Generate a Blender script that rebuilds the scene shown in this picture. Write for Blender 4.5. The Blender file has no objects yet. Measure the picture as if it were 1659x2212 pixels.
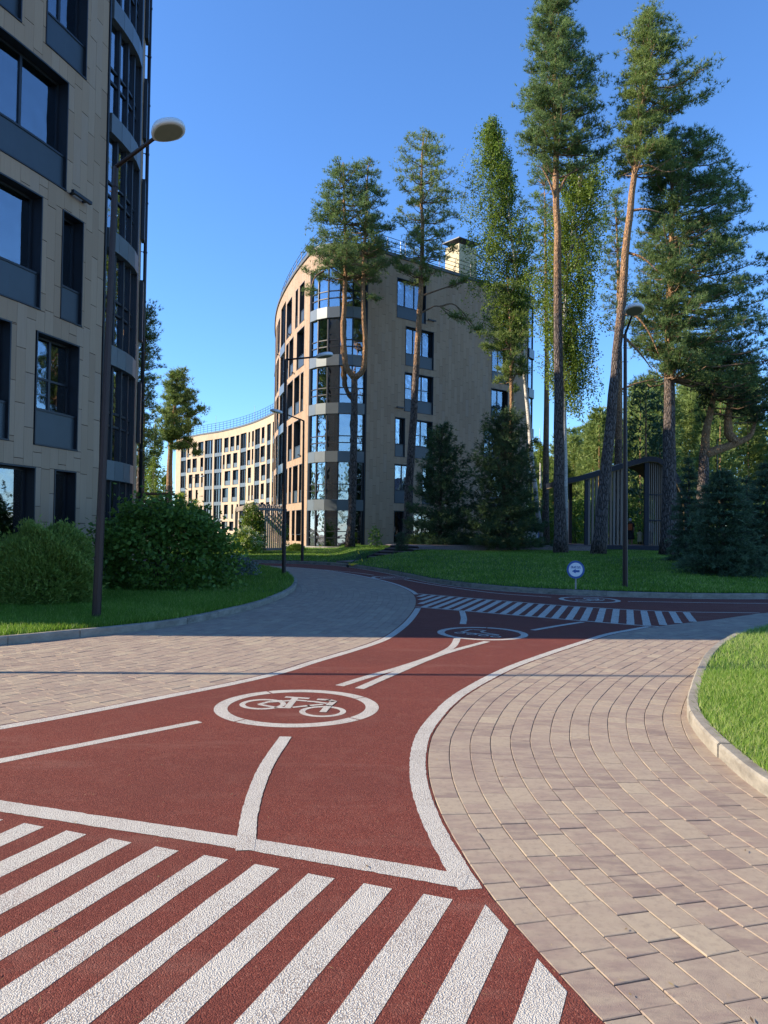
import bpy, bmesh, math, random
import numpy as np
from mathutils import Vector
R = math.radians
random.seed(7)
rng = np.random.default_rng(7)
SC = bpy.context.scene
COL = SC.collection

# ------------------------------------------------------------------ camera
CAM_H, FPX, CX, CY = 1.55, 1662.0, 829.5, 1106.0      # eye height and the lens in units of a 1659 x 2212 view
PITCH, ROLL = math.atan(41 / 1662), R(0.78)
cam = bpy.data.cameras.new('camera'); cam_o = bpy.data.objects.new('camera', cam); COL.objects.link(cam_o)
cam.sensor_fit = 'HORIZONTAL'; cam.sensor_width = 36.0; cam.lens = 36.0 * FPX / 1659.0
cam.clip_start = 0.1; cam.clip_end = 3000
cam_o.location = (0, 0, CAM_H)
from mathutils import Matrix
cam_o.matrix_world = Matrix.Translation((0, 0, CAM_H)) @ Matrix.Rotation(R(90) + PITCH, 4, 'X') @ Matrix.Rotation(ROLL, 4, 'Z')
SC.camera = cam_o

# ------------------------------------------------------------------ sky, sun, exposure
SUN_EL = R(27.0)
SUN_TRAVEL = Vector((math.cos(SUN_EL) * math.cos(R(2.4)), math.cos(SUN_EL) * math.sin(R(2.4)), -math.sin(SUN_EL)))
w = bpy.data.worlds.new('World'); SC.world = w; w.use_nodes = True
nt = w.node_tree; nt.nodes.clear()
sky = nt.nodes.new('ShaderNodeTexSky'); sky.sky_type = 'NISHITA'; sky.sun_disc = False
sky.sun_elevation = SUN_EL
to_sun = -SUN_TRAVEL
sky.sun_rotation = math.atan2(to_sun.x, to_sun.y)
sky.altitude = 50; sky.air_density = 1.0; sky.dust_density = 0.0; sky.ozone_density = 9.5
bg = nt.nodes.new('ShaderNodeBackground'); bg.inputs['Strength'].default_value = 0.15
wo = nt.nodes.new('ShaderNodeOutputWorld')
nt.links.new(sky.outputs[0], bg.inputs[0]); nt.links.new(bg.outputs[0], wo.inputs[0])
sun = bpy.data.lights.new('sun', 'SUN'); sun.energy = 5.0; sun.angle = R(0.53); sun.color = (1.0, 0.86, 0.67)
sun_o = bpy.data.objects.new('sun', sun); COL.objects.link(sun_o)
sun_o.rotation_euler = SUN_TRAVEL.to_track_quat('-Z', 'Y').to_euler()
SC.view_settings.view_transform = 'Standard'; SC.view_settings.look = 'None'
SC.view_settings.exposure = 1.0; SC.view_settings.gamma = 1.0; SC.view_settings.use_curve_mapping = False
SC.render.engine = 'CYCLES'; SC.cycles.max_bounces = 8; SC.cycles.transparent_max_bounces = 12
SC.cycles.use_denoising = True

# ------------------------------------------------------------------ where a point of the ground or a wall lies
def ray(x, y):
    u, v = (x - CX) / FPX, -(y - CY) / FPX
    c, s = math.cos(ROLL), math.sin(ROLL)
    u, v = u * c - v * s, u * s + v * c
    cp, sp = math.cos(PITCH), math.sin(PITCH)
    return u, cp - v * sp, sp + v * cp
def G(x, y, z=0.0):
    r = ray(x, y); t = (z - CAM_H) / r[2]
    return (r[0] * t, r[1] * t)
def D(x, y, d):
    r = ray(x, y); t = d / r[1]
    return (r[0] * t, d, CAM_H + r[2] * t)
def spline(pts, step=None, n=16):
    P = [np.array(p, float) for p in pts]; P = [2 * P[0] - P[1]] + P + [2 * P[-1] - P[-2]]
    out = []
    for i in range(1, len(P) - 2):
        p0, p1, p2, p3 = P[i - 1:i + 3]
        for k in range(n):
            t = k / n
            out.append(.5 * (2 * p1 + (p2 - p0) * t + (2 * p0 - 5 * p1 + 4 * p2 - p3) * t * t + (3 * p1 - p0 - 3 * p2 + p3) * t ** 3))
    out.append(P[-2]); out = np.array(out)
    if step:
        L = np.concatenate([[0], np.cumsum(np.linalg.norm(np.diff(out, axis=0), axis=1))])
        m = max(2, int(round(L[-1] / step)) + 1); s = np.linspace(0, L[-1], m)
        out = np.stack([np.interp(s, L, out[:, j]) for j in range(out.shape[1])], 1)
    return out
def arclen(c): return np.concatenate([[0], np.cumsum(np.linalg.norm(np.diff(c[:, :2], axis=0), axis=1))])
def normals2(c):
    t = np.gradient(c[:, :2], axis=0); t /= np.linalg.norm(t, axis=1)[:, None]
    return np.stack([-t[:, 1], t[:, 0]], 1)          # to the left of travel
def in_poly(P, poly):
    P = np.atleast_2d(P); x, y = P[:, 0], P[:, 1]; c = np.zeros(len(P), bool); n = len(poly)
    for i in range(n):
        x0, y0 = poly[i]; x1, y1 = poly[i - 1]
        c ^= ((y0 > y) != (y1 > y)) & (x < (x1 - x0) * (y - y0) / (y1 - y0 + 1e-12) + x0)
    return c
def px_of(p):
    # size of one metre at p in the picture, and whether p is in view (sorts pieces by how large they show)
    x, y, z = p
    return (FPX / y if y > .3 and abs(x) / y < .53 and abs(z - CAM_H) / y < .75 else 0)

# ------------------------------------------------------------------ mesh helpers
def tag(o, label=None, cat=None, group=None, kind=None):
    if label: o['label'] = label
    if cat: o['category'] = cat
    if group: o['group'] = group
    if kind: o['kind'] = kind
    return o
def link(name, me, mat=None, parent=None, **k):
    o = bpy.data.objects.new(name, me); COL.objects.link(o)
    if mat is not None and me is not None and not me.materials: me.materials.append(MAT[mat] if isinstance(mat, str) else mat)
    if parent is not None: o.parent = parent; 
    return tag(o, **k)
def thing(name, loc=(0, 0, 0), label=None, cat=None, group=None):
    o = bpy.data.objects.new(name, None); COL.objects.link(o); o.location = loc; o.empty_display_size = .2
    return tag(o, label, cat, group)
class MB:
    """collects faces of one mesh; coordinates are relative to `org`"""
    def __init__(s, org=(0, 0, 0)): s.v, s.f, s.t, s.tone, s.org = [], [], [], .5, np.array(org, float)
    def add(s, V, F):
        b = len(s.v); s.v += (np.asarray(V, float) - s.org).tolist()
        for f in F: s.f.append([b + i for i in f]); s.t.append(s.tone)
        return s
    def hexa(s, P):   # 8 corners: bottom 4 ccw, top 4 ccw
        return s.add(P, [(3, 2, 1, 0), (4, 5, 6, 7), (0, 1, 5, 4), (1, 2, 6, 5), (2, 3, 7, 6), (3, 0, 4, 7)])
    def box(s, c, size, rz=0., bev=0.):
        hx, hy, hz = [q / 2 for q in size]; ca, sa = math.cos(rz), math.sin(rz); c = np.array(c, float)
        tr = lambda x, y, z: c + np.array([x * ca - y * sa, x * sa + y * ca, z])
        if bev <= 0:
            return s.hexa([tr(*q) for q in ((-hx, -hy, -hz), (hx, -hy, -hz), (hx, hy, -hz), (-hx, hy, -hz), (-hx, -hy, hz), (hx, -hy, hz), (hx, hy, hz), (-hx, hy, hz))])
        b = bev; ring = lambda ex, ey, z: [tr(x, y, z) for x, y in ((-ex, -ey), (ex, -ey), (ex, ey), (-ex, ey))]
        V = ring(hx - b, hy - b, -hz) + ring(hx, hy, -hz + b) + ring(hx, hy, hz - b) + ring(hx - b, hy - b, hz)
        F = [(3, 2, 1, 0), (12, 13, 14, 15)]
        for k in range(3):
            for i in range(4): F.append((4 * k + i, 4 * k + (i + 1) % 4, 4 * k + 4 + (i + 1) % 4, 4 * k + 4 + i))
        return s.add(V, F)
    def tube(s, pts, rad, n=8, cap=True, up=None):
        pts = np.array(pts, float); rad = np.broadcast_to(np.array(rad, float), (len(pts),))
        T = np.gradient(pts, axis=0); T /= np.linalg.norm(T, axis=1)[:, None] + 1e-9
        ref = np.array([0, 0, 1.]) if abs(T[:, 2]).mean() < .8 else np.array([1., 0, 0])
        A = np.cross(T, ref); A /= np.linalg.norm(A, axis=1)[:, None] + 1e-9; B = np.cross(A, T)
        V, F = [], []
        for i in range(len(pts)):
            for k in range(n):
                a = 2 * math.pi * k / n; V.append(pts[i] + rad[i] * (math.cos(a) * A[i] + math.sin(a) * B[i]))
        for i in range(len(pts) - 1):
            for k in range(n):
                F.append((i * n + k, i * n + (k + 1) % n, (i + 1) * n + (k + 1) % n, (i + 1) * n + k))
        if cap: F += [tuple(range(n))[::-1], tuple((len(pts) - 1) * n + k for k in range(n))]
        return s.add(V, F)
    def bar(s, a, b, w, h, up=(0, 0, 1)):
        a, b, up = np.array(a, float), np.array(b, float), np.array(up, float)
        t = b - a; t /= np.linalg.norm(t); sd = np.cross(t, up); sd /= np.linalg.norm(sd); u = np.cross(sd, t)
        sd, u = sd * w / 2, u * h / 2
        return s.hexa([a - sd - u, a + sd - u, b + sd - u, b - sd - u, a - sd + u, a + sd + u, b + sd + u, b - sd + u])
    def prism(s, poly, z0, z1):
        n = len(poly); V = [(p[0], p[1], z0) for p in poly] + [(p[0], p[1], z1) for p in poly]
        return s.add(V, [tuple(range(n))[::-1], tuple(range(n, 2 * n))] + [(i, (i + 1) % n, n + (i + 1) % n, n + i) for i in range(n)])
    def lathe(s, c, prof, n=20, sx=1., sy=1.):
        V, F = [], []
        for r, z in prof:
            for k in range(n):
                a = 2 * math.pi * k / n; V.append((c[0] + sx * r * math.cos(a), c[1] + sy * r * math.sin(a), c[2] + z))
        for i in range(len(prof) - 1):
            for k in range(n): F.append((i * n + k, i * n + (k + 1) % n, (i + 1) * n + (k + 1) % n, (i + 1) * n + k))
        F += [tuple(range(n))[::-1], tuple((len(prof) - 1) * n + k for k in range(n))]
        return s.add(V, F)
    def mesh(s, name, smooth=False):
        me = bpy.data.meshes.new(name); me.from_pydata(s.v, [], s.f)
        a = me.attributes.new('tone', 'FLOAT', 'FACE'); a.data.foreach_set('value', np.array(s.t, np.float32))
        if smooth: me.polygons.foreach_set('use_smooth', np.ones(len(s.f), bool))
        me.update(); return me
    def build(s, name, mat, parent=None, smooth=False, **k):
        o = link(name, s.mesh(name, smooth), mat, parent, **k)
        if parent is None: o.location = s.org
        return o
def tri_mesh(name, V, tone, k=3):
    """V: (n*k,3) corners of n separate faces of k corners"""
    n = len(V) // k; me = bpy.data.meshes.new(name)
    me.vertices.add(len(V)); me.vertices.foreach_set('co', np.ascontiguousarray(V, np.float32).ravel())
    me.loops.add(n * k); me.loops.foreach_set('vertex_index', np.arange(n * k, dtype=np.int32))
    me.polygons.add(n); me.polygons.foreach_set('loop_start', np.arange(0, n * k, k, dtype=np.int32))
    a = me.attributes.new('tone', 'FLOAT', 'FACE'); a.data.foreach_set('value', np.asarray(tone, np.float32))
    me.update(); me.validate(); return me
def copy_tree(o, parent=None):
    c = o.copy(); COL.objects.link(c)
    if parent is not None: c.parent = parent
    for ch in o.children: copy_tree(ch, c)
    return c
def polyfill(name, poly, z, mat, parent=None, **k):
    bm = bmesh.new(); vs = [bm.verts.new((p[0], p[1], z)) for p in poly]; f = bm.faces.new(vs)
    if f.normal.z < 0: f.normal_flip()
    bm.normal_update()
    if f.normal.z < 0: f.normal_flip()
    bmesh.ops.triangulate(bm, faces=[f]); me = bpy.data.meshes.new(name); bm.to_mesh(me); bm.free()
    return link(name, me, mat, parent, **k)

# ------------------------------------------------------------------ materials
MAT = {}
class NT:
    def __init__(s, name):
        m = bpy.data.materials.new(name); m.use_nodes = True; s.m = m; s.t = m.node_tree; s.t.nodes.clear()
        s.out = s.n('ShaderNodeOutputMaterial'); MAT[name] = m
    def n(s, typ, ins=None, **at):
        nd = s.t.nodes.new(typ)
        for k, v in at.items(): setattr(nd, k, v)
        for k, v in (ins or {}).items():
            if isinstance(v, bpy.types.NodeSocket): s.t.links.new(v, nd.inputs[k])
            else: nd.inputs[k].default_value = v
        return nd
    def coord(s, which='Object'): return s.n('ShaderNodeTexCoord').outputs[which]
    def mapping(s, vec, scale): return s.n('ShaderNodeMapping', {'Vector': vec, 'Scale': scale}).outputs[0]
    def noise(s, vec, scale, detail=4., rough=.55): return s.n('ShaderNodeTexNoise', {'Vector': vec, 'Scale': scale, 'Detail': detail, 'Roughness': rough}).outputs['Fac']
    def voro(s, vec, scale, feature='F1', out='Distance'): return s.n('ShaderNodeTexVoronoi', {'Vector': vec, 'Scale': scale}, feature=feature).outputs[out]
    def ramp(s, fac, stops):
        nd = s.n('ShaderNodeValToRGB', {'Fac': fac}); e = nd.color_ramp.elements
        while len(e) < len(stops): e.new(.5)
        for q, (p, c) in zip(e, stops): q.position = p; q.color = (*c, 1) if len(c) == 3 else c
        return nd.outputs[0]
    def math(s, op, a, b=0.): return s.n('ShaderNodeMath', {0: a, 1: b}, operation=op).outputs[0]
    def mix(s, fac, a, b, mode='MIX'):
        nd = s.n('ShaderNodeMix', {}, data_type='RGBA', blend_type=mode)
        for sock, v in ((nd.inputs['Factor'], fac), (nd.inputs[6], a), (nd.inputs[7], b)):
            if isinstance(v, bpy.types.NodeSocket): s.t.links.new(v, sock)
            else: sock.default_value = v if not isinstance(v, tuple) or len(v) == 4 else (*v, 1)
        return nd.outputs[2]
    def tone(s): return s.n('ShaderNodeAttribute', attribute_name='tone').outputs['Fac']
    def bump(s, h, strength, dist): return s.n('ShaderNodeBump', {'Height': h, 'Strength': strength, 'Distance': dist}).outputs[0]
    def bsdf(s, col, rough=.7, bump=None, metal=0., spec=.5, **kw):
        ins = {'Base Color': col if isinstance(col, bpy.types.NodeSocket) else (*col, 1), 'Roughness': rough, 'Metallic': metal, 'Specular IOR Level': spec}
        if bump is not None: ins['Normal'] = bump
        ins.update(kw); return s.n('ShaderNodeBsdfPrincipled', ins).outputs[0]
    def done(s, sh): s.t.links.new(sh, s.out.inputs['Surface']); return s.m
def plain(name, col, rough=.6, metal=0., spec=.5, var=.12, scale=6., bumpy=0.):
    n = NT(name); c = n.coord(); f = n.noise(c, scale, 5)
    a = tuple(q * (1 - var) for q in col); b = tuple(min(1, q * (1 + var)) for q in col)
    bu = n.bump(n.noise(c, scale * 12, 3), bumpy, .01) if bumpy else None
    n.done(n.bsdf(n.ramp(f, [(.3, a), (.7, b)]), rough, bu, metal, spec))

n = NT('red_rubber'); c = n.coord()
gran = n.voro(c, 190); big = n.noise(c, .45, 6, .6); mid = n.noise(c, 5, 6, .65); cell = n.voro(c, 190, out='Color')
cv = n.n('ShaderNodeSeparateColor', {0: cell}).outputs[0]
col = n.ramp(cv, [(0., (.085, .018, .012)), (.5, (.160, .036, .023)), (.92, (.225, .056, .036)), (1., (.30, .12, .085))])
col = n.mix(n.ramp(big, [(.35, (.55, .55, .55)), (.65, (0, 0, 0))]), col, (.105, .029, .021))
col = n.mix(n.ramp(mid, [(.5, (0, 0, 0)), (.8, (.4, .4, .4))]), col, (.21, .085, .06))
col = n.mix(n.ramp(n.noise(n.mapping(c, (.5, 2.2, 1)), 1.1, 6, .7), [(.56, (0, 0, 0)), (.72, (.35, .35, .35))]), col, (.24, .115, .085))
h = n.math('ADD', n.math('MULTIPLY', gran, -1.), n.math('MULTIPLY', n.noise(c, 420, 2), .4))
n.done(n.bsdf(col, .88, n.bump(h, .6, .006), spec=.25))

n = NT('white_paint'); c = n.coord()
gran = n.voro(c, 165); wear = n.noise(c, 2.6, 7, .7); fine = n.noise(c, 240, 3)
pit = n.math('MULTIPLY', n.ramp(gran, [(.34, (0, 0, 0)), (.52, (1, 1, 1))]), n.ramp(wear, [(.32, (.5, .5, .5)), (.6, (1, 1, 1))]))
col = n.mix(pit, n.ramp(n.math('ADD', n.math('MULTIPLY', wear, .55), n.math('MULTIPLY', fine, .45)), [(.3, (.52, .49, .42)), (.58, (.73, .70, .61))]), (.31, .27, .23))
col = n.mix(n.ramp(n.noise(c, 1.1, 8, .75), [(.57, (0, 0, 0)), (.72, (.45, .45, .45))]), col, (.46, .37, .31))
col = n.mix(n.ramp(n.noise(n.mapping(c, (6, 1.2, 1)), 1.3, 7, .7), [(.66, (0, 0, 0)), (.74, (.6, .6, .6))]), col, (.24, .14, .115))
n.done(n.bsdf(col, .85, n.bump(n.math('MULTIPLY', gran, -1.), .6, .007), spec=.2))

n = NT('paver'); c = n.coord(); t = n.tone()
streak = n.noise(n.mapping(c, (3.2, 9., 4.)), 1.4, 6, .62)
blot = n.noise(c, 26, 6, .7); big = n.noise(c, .5, 4)
base = n.ramp(t, [(0., (.235, .172, .140)), (.3, (.29, .212, .168)), (.55, (.325, .245, .188)), (.8, (.37, .292, .212)), (1., (.44, .36, .25))])
col = n.mix(n.ramp(streak, [(.42, (0, 0, 0)), (.60, (.7, .7, .7))]), base, (.41, .33, .235))
col = n.mix(n.ramp(blot, [(.48, (0, 0, 0)), (.70, (.5, .5, .5))]), col, (.185, .14, .115))
col = n.mix(n.ramp(n.noise(c, 5., 7, .7), [(.55, (0, 0, 0)), (.8, (.35, .35, .35))]), col, (.215, .165, .14))
col = n.mix(n.math('MULTIPLY', big, .3), col, (.23, .19, .155))
n.done(n.bsdf(col, .85, n.bump(n.noise(c, 260, 5, .7), .6, .005), spec=.25))

n = NT('joint_sand'); c = n.coord()
n.done(n.bsdf(n.ramp(n.noise(c, 14, 6), [(.35, (.05, .038, .03)), (.65, (.15, .115, .085))]), .95, n.bump(n.noise(c, 300, 3), .5, .004)))
n = NT('kerb_stone'); c = n.coord(); t = n.tone()
st = n.noise(n.mapping(c, (4, 4, 9)), 1.2, 7, .7)
col = n.ramp(st, [(.3, (.13, .118, .10)), (.5, (.235, .215, .18)), (.75, (.36, .33, .27))])
col = n.mix(n.ramp(n.noise(c, 2.2, 7, .75), [(.5, (0, 0, 0)), (.68, (.6, .6, .6))]), col, (.12, .10, .08))
col = n.mix(n.math('MULTIPLY', t, .35), col, (.42, .37, .29))
n.done(n.bsdf(col, .9, n.bump(n.noise(c, 90, 5), .5, .006), spec=.2))
n = NT('turf'); c = n.coord()
n.done(n.bsdf(n.ramp(n.noise(c, 3.5, 8, .7), [(.3, (.018, .040, .007)), (.55, (.035, .085, .012)), (.75, (.06, .11, .02))]), .95, n.bump(n.noise(c, 60, 6), .8, .03)))
n = NT('forest_floor'); c = n.coord()
n.done(n.bsdf(n.ramp(n.noise(c, .4, 8, .7), [(.3, (.03, .045, .012)), (.6, (.05, .08, .02)), (.8, (.09, .085, .04))]), .95))
def leafmat(name, stops, trans=.35, rough=.5, spec=.3):
    n = NT(name); c = n.ramp(n.tone(), stops)
    d = n.bsdf(c, rough, spec=spec)
    tr = n.n('ShaderNodeBsdfTranslucent', {'Color': n.mix(.25, c, (.20, .26, .03))}).outputs[0]
    n.done(n.n('ShaderNodeMixShader', {0: trans, 1: d, 2: tr}).outputs[0])
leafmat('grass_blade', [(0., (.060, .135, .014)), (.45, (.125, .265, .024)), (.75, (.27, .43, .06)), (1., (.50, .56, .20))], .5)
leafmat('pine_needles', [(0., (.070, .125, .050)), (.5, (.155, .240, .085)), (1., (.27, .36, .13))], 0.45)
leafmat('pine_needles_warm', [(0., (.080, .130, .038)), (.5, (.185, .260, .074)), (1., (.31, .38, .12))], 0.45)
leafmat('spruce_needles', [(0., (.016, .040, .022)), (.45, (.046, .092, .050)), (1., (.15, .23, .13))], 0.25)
leafmat('dark_needles', [(0., (.022, .050, .026)), (.5, (.045, .092, .042)), (1., (.085, .14, .06))], 0.25)  # darkened needle green carries the shade the young pines stand in
leafmat('birch_leaf', [(0., (.070, .125, .016)), (.5, (.145, .225, .03)), (1., (.26, .34, .06))], 0.45)
leafmat('hedge_leaf', [(0., (.115, .19, .03)), (.5, (.21, .31, .06)), (1., (.34, .43, .11))], 0.4)
leafmat('bush_leaf', [(0., (.050, .115, .018)), (.5, (.105, .20, .032)), (1., (.20, .32, .06))], 0.4)
leafmat('silver_leaf', [(0., (.09, .12, .10)), (.5, (.16, .20, .17)), (1., (.25, .28, .24))], .15)
leafmat('lime_leaf', [(0., (.15, .25, .03)), (.5, (.29, .41, .05)), (1., (.48, .56, .14))], 0.4)
leafmat('cream_flower', [(0., (.58, .60, .30)), (1., (.80, .80, .55))], 0.3)

n = NT('pine_bark'); c = n.coord(); t = n.tone()
wv_ = n.n('ShaderNodeTexNoise', {'Vector': c, 'Scale': 3., 'Detail': 3.}).outputs['Color']
cw = n.mix(.12, c, wv_)
v = n.voro(n.mapping(cw, (10, 10, 2.3)), 1.5, 'DISTANCE_TO_EDGE'); f = n.noise(n.mapping(c, (10, 10, 5)), 2., 6, .7)
low = n.ramp(f, [(.3, (.10, .080, .070)), (.6, (.22, .18, .16)), (.85, (.34, .28, .25))])
low = n.mix(n.ramp(v, [(.02, (.8, .8, .8)), (.18, (0, 0, 0))]), low, (.030, .024, .021))
high = n.ramp(f, [(.3, (.22, .11, .055)), (.55, (.45, .265, .14)), (.8, (.60, .41, .25))])
high = n.mix(n.ramp(n.noise(n.mapping(c, (6, 6, 3)), 2.4, 6, .75), [(.56, (0, 0, 0)), (.70, (.7, .7, .7))]), high, (.12, .07, .045))
k = n.ramp(n.math('ADD', t, n.math('MULTIPLY', n.math('SUBTRACT', f, .5), .3)), [(.36, (0, 0, 0)), (.52, (1, 1, 1))])
dep = n.math('ADD', n.ramp(v, [(0., (0, 0, 0)), (.22, (1, 1, 1))]), n.math('MULTIPLY', f, .5))
n.done(n.bsdf(n.mix(k, low, high), .95, n.bump(dep, 1., .05), spec=.15))
n = NT('birch_bark'); c = n.coord(); t = n.tone()
f = n.noise(n.mapping(c, (3, 3, 14)), 2.2, 6, .75); g = n.noise(c, 1.5, 5, .7)
col = n.ramp(f, [(.36, (.035, .03, .028)), (.46, (.52, .49, .45)), (.7, (.68, .65, .60))])
col = n.mix(n.ramp(n.math('ADD', t, n.math('MULTIPLY', g, .25)), [(.14, (.85, .85, .85)), (.30, (0, 0, 0))]), col, (.06, .052, .048))
n.done(n.bsdf(col, .8, n.bump(f, .4, .01), spec=.2))
plain('branch_bark', (.20, .125, .075), .9, var=.35, scale=5, bumpy=.4)
plain('stem_bark', (.075, .055, .04), .9, var=.35, scale=9, bumpy=.4)

n = NT('cladding'); c = n.coord(); t = n.tone()
g = n.noise(n.mapping(c, (22, 22, 1.1)), 1.5, 6, .65); b = n.noise(c, .8, 5)
base = n.ramp(t, [(0., (.335, .222, .140)), (.5, (.38, .258, .166)), (.85, (.41, .284, .187)), (1., (.365, .262, .185))])
col = n.mix(n.ramp(g, [(.35, (.35, .35, .35)), (.62, (0, 0, 0))]), base, (.30, .20, .125))
col = n.mix(n.math('MULTIPLY', b, .25), col, (.40, .275, .175))
n.done(n.bsdf(col, .72, n.bump(g, .15, .004), spec=.3))
plain('cladding_far', (.46, .34, .225), .8, var=.1, scale=.9)
plain('joint_dark', (.05, .036, .026), .95)
plain('dark_metal', (.0155, .019, .026), .42, .25, var=.1, scale=3)
plain('navy_metal', (.010, .014, .028), .5, .2)
plain('grey_panel', (.135, .155, .165), .38, .35, var=.06, scale=2.)
plain('slate_panel', (.040, .052, .062), .42, .25, var=.08, scale=2.)
plain('silver_trim', (.42, .43, .44), .35, .6)
plain('concrete', (.33, .31, .28), .9, var=.2, scale=5, bumpy=.3)
plain('roof_sheet', (.08, .085, .09), .6)
plain('yellow_render', (.56, .47, .29), .85, var=.06)
plain('pole_brown', (.028, .0145, .0115), .5, .2, var=.15, scale=8)
plain('lamp_white', (.70, .72, .72), .4, var=.05)
plain('lamp_lens', (.26, .27, .21), .25, var=.06)
plain('bolt_steel', (.5, .5, .5), .35, .8)
n = NT('decking'); c = n.coord(); g = n.noise(n.mapping(c, (2, 18, 8)), 2, 5)
n.done(n.bsdf(n.ramp(g, [(.3, (.13, .095, .09)), (.7, (.21, .165, .155))]), .8))
n = NT('slat_wood'); c = n.coord(); g = n.noise(n.mapping(c, (20, 20, 1.5)), 2, 5); t = n.tone()
n.done(n.bsdf(n.mix(t, n.ramp(g, [(.3, (.20, .145, .11)), (.7, (.30, .225, .175))]), (.25, .225, .21)), .85))
plain('dark_wood', (.05, .032, .028), .85, var=.3, scale=5)
plain('soffit', (.16, .125, .07), .85, var=.2)
plain('sign_white', (.72, .74, .78), .4, var=.02)
plain('sign_blue', (.03, .10, .32), .4, var=.04)
plain('galvanised', (.3, .31, .32), .45, .6)
plain('skin', (.42, .24, .16), .6, var=.03)
plain('hair_dark', (.03, .022, .018), .7)
plain('cloth_beige', (.40, .34, .22), .9); plain('cloth_black', (.02, .02, .022), .9); plain('cloth_white', (.65, .65, .66), .9)
plain('cloth_navy', (.02, .03, .07), .9); plain('cloth_orange', (.5, .12, .04), .9); plain('cap_grey', (.5, .5, .52), .9)
plain('scooter_yellow', (.80, .55, .02), .45); plain('scooter_black', (.015, .015, .017), .5); plain('rubber', (.02, .02, .02), .8)
plain('unlit_room', (.035, .036, .038), .95); plain('blind', (.50, .50, .47), .9, var=.04); plain('drape', (.50, .44, .34), .9, var=.1)  # first colour stands in for the shade inside unlit rooms
def glassmat(name, tint, base_refl, rough=.015):
    n = NT(name); lw = n.n('ShaderNodeLayerWeight', {'Blend': .35}).outputs['Fresnel']
    wob = n.bump(n.noise(n.coord(), 1.1, 2), .035, .3)
    fac = n.math('MINIMUM', n.math('ADD', lw, base_refl), .96)
    gl = n.n('ShaderNodeBsdfGlossy', {'Color': (.92, .95, 1, 1), 'Roughness': rough, 'Normal': wob}).outputs[0]
    tr = n.n('ShaderNodeBsdfTransparent', {'Color': (*tint, 1)}).outputs[0]
    n.done(n.n('ShaderNodeMixShader', {0: fac, 1: tr, 2: gl}).outputs[0])
glassmat('window_glass', (.62, .68, .70), .16); glassmat('bay_glass', (.50, .56, .58), .34)
n = NT('far_glass'); n.done(n.bsdf((.02, .028, .038), .06, spec=.9, **{'IOR': 1.9}))

# ================================================================== GROUND
RED_L = spline([(-9, -1.0), (-6, 2.6), (-4.3, 4.5), (-2.96, 6.02), (-2.55, 6.5), (-2.01, 7.2), (-1.54, 7.82), (-1.16, 8.44), (-.86, 9.14), (-.46, 10.0), (-.15, 10.75), (.06, 11.5),
                (.36, 13.2), (.63, 15.5), (.75, 17.4), (.75, 18.97), (.65, 20.3), (.38, 22.1), (.02, 23.7), (-.65, 25.9), (-1.42, 27.9), (-2.38, 29.9), (-3.5, 31.4), (-5.72, 33.2), (-10, 35.2), (-18, 37)], .1)
RED_R = spline([(1.55, -2.5), (1.2, .4), (.92, 1.7), (.72, 2.47), (.59, 2.89), (.47, 3.36), (.40, 3.75), (.35, 4.1), (.315, 4.5), (.305, 4.95), (.34, 5.53), (.43, 6.1), (.68, 7.0), (.98, 7.75), (1.53, 8.85), (2.25, 10.0),
                (2.92, 11.0), (3.5, 11.85), (4.0, 12.4), (4.58, 13.0), (5.32, 13.6), (6.22, 14.3), (7.0, 15.0), (7.96, 15.75), (10, 16.9), (14, 18.2), (22, 19.6), (34, 20.5)], .08)
FAR_KERB = spline([(-30, 40), (-16, 38.4), (-10, 36.8), (-6.14, 35.6), (-3.9, 35.15), (-2.3, 34.2), (-1.04, 31.8), (.17, 28.3), (.95, 25.5), (1.6, 23.2), (2.46, 21.45), (3.43, 20.25), (4.67, 19.5), (5.99, 19.1), (7.59, 18.9), (9.55, 19.1), (13, 20), (20, 21.6), (40, 23.4)], .15)
R_KERB = spline([(14, 15.8), (10, 14.6), (7.6, 13.55), (6.39, 12.75), (5.57, 11.95), (4.75, 10.8), (3.95, 9.45), (3.35, 8.25), (2.93, 7.35), (2.62, 6.62), (2.44, 5.95), (2.33, 5.2), (2.30, 4.55), (2.45, 3.6), (2.9, 2.4), (4.0, .6), (6, -1)], .1)
L_KERB = spline([(-14, 4.5), (-9.0, 7.2), (-6.4, 9.0), (-4.97, 10.04), (-4.38, 10.7), (-3.81, 11.35), (-3.19, 12.4), (-2.69, 14.2), (-2.41, 15.95), (-2.26, 17.95), (-2.28, 20.1), (-2.5, 22.5), (-2.88, 24.8), (-3.5, 27.6), (-4.5, 30.3), (-5.6, 31.6), (-9, 33.4), (-16, 35.2)], .1)
RED_POLY = [tuple(p) for p in RED_L] + [tuple(p) for p in FAR_KERB[FAR_KERB[:, 0] > -18]] + [tuple(p) for p in RED_R[::-1]]
R_POLY = [tuple(p) for p in R_KERB] + [(30, -1), (30, 17)]
L_POLY = [tuple(p) for p in L_KERB] + [(-60, 36), (-60, 4.5)]

polyfill('ground', [(-300, -60), (300, -60), (300, 700), (-300, 700)], -.007, 'joint_sand', kind='structure')
RAG = np.random.default_rng(8)
red = polyfill('cycle_path', [(p[0] + RAG.normal(0, .003), p[1] + RAG.normal(0, .003)) for p in RED_POLY], 0., 'red_rubber', kind='structure')

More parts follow.
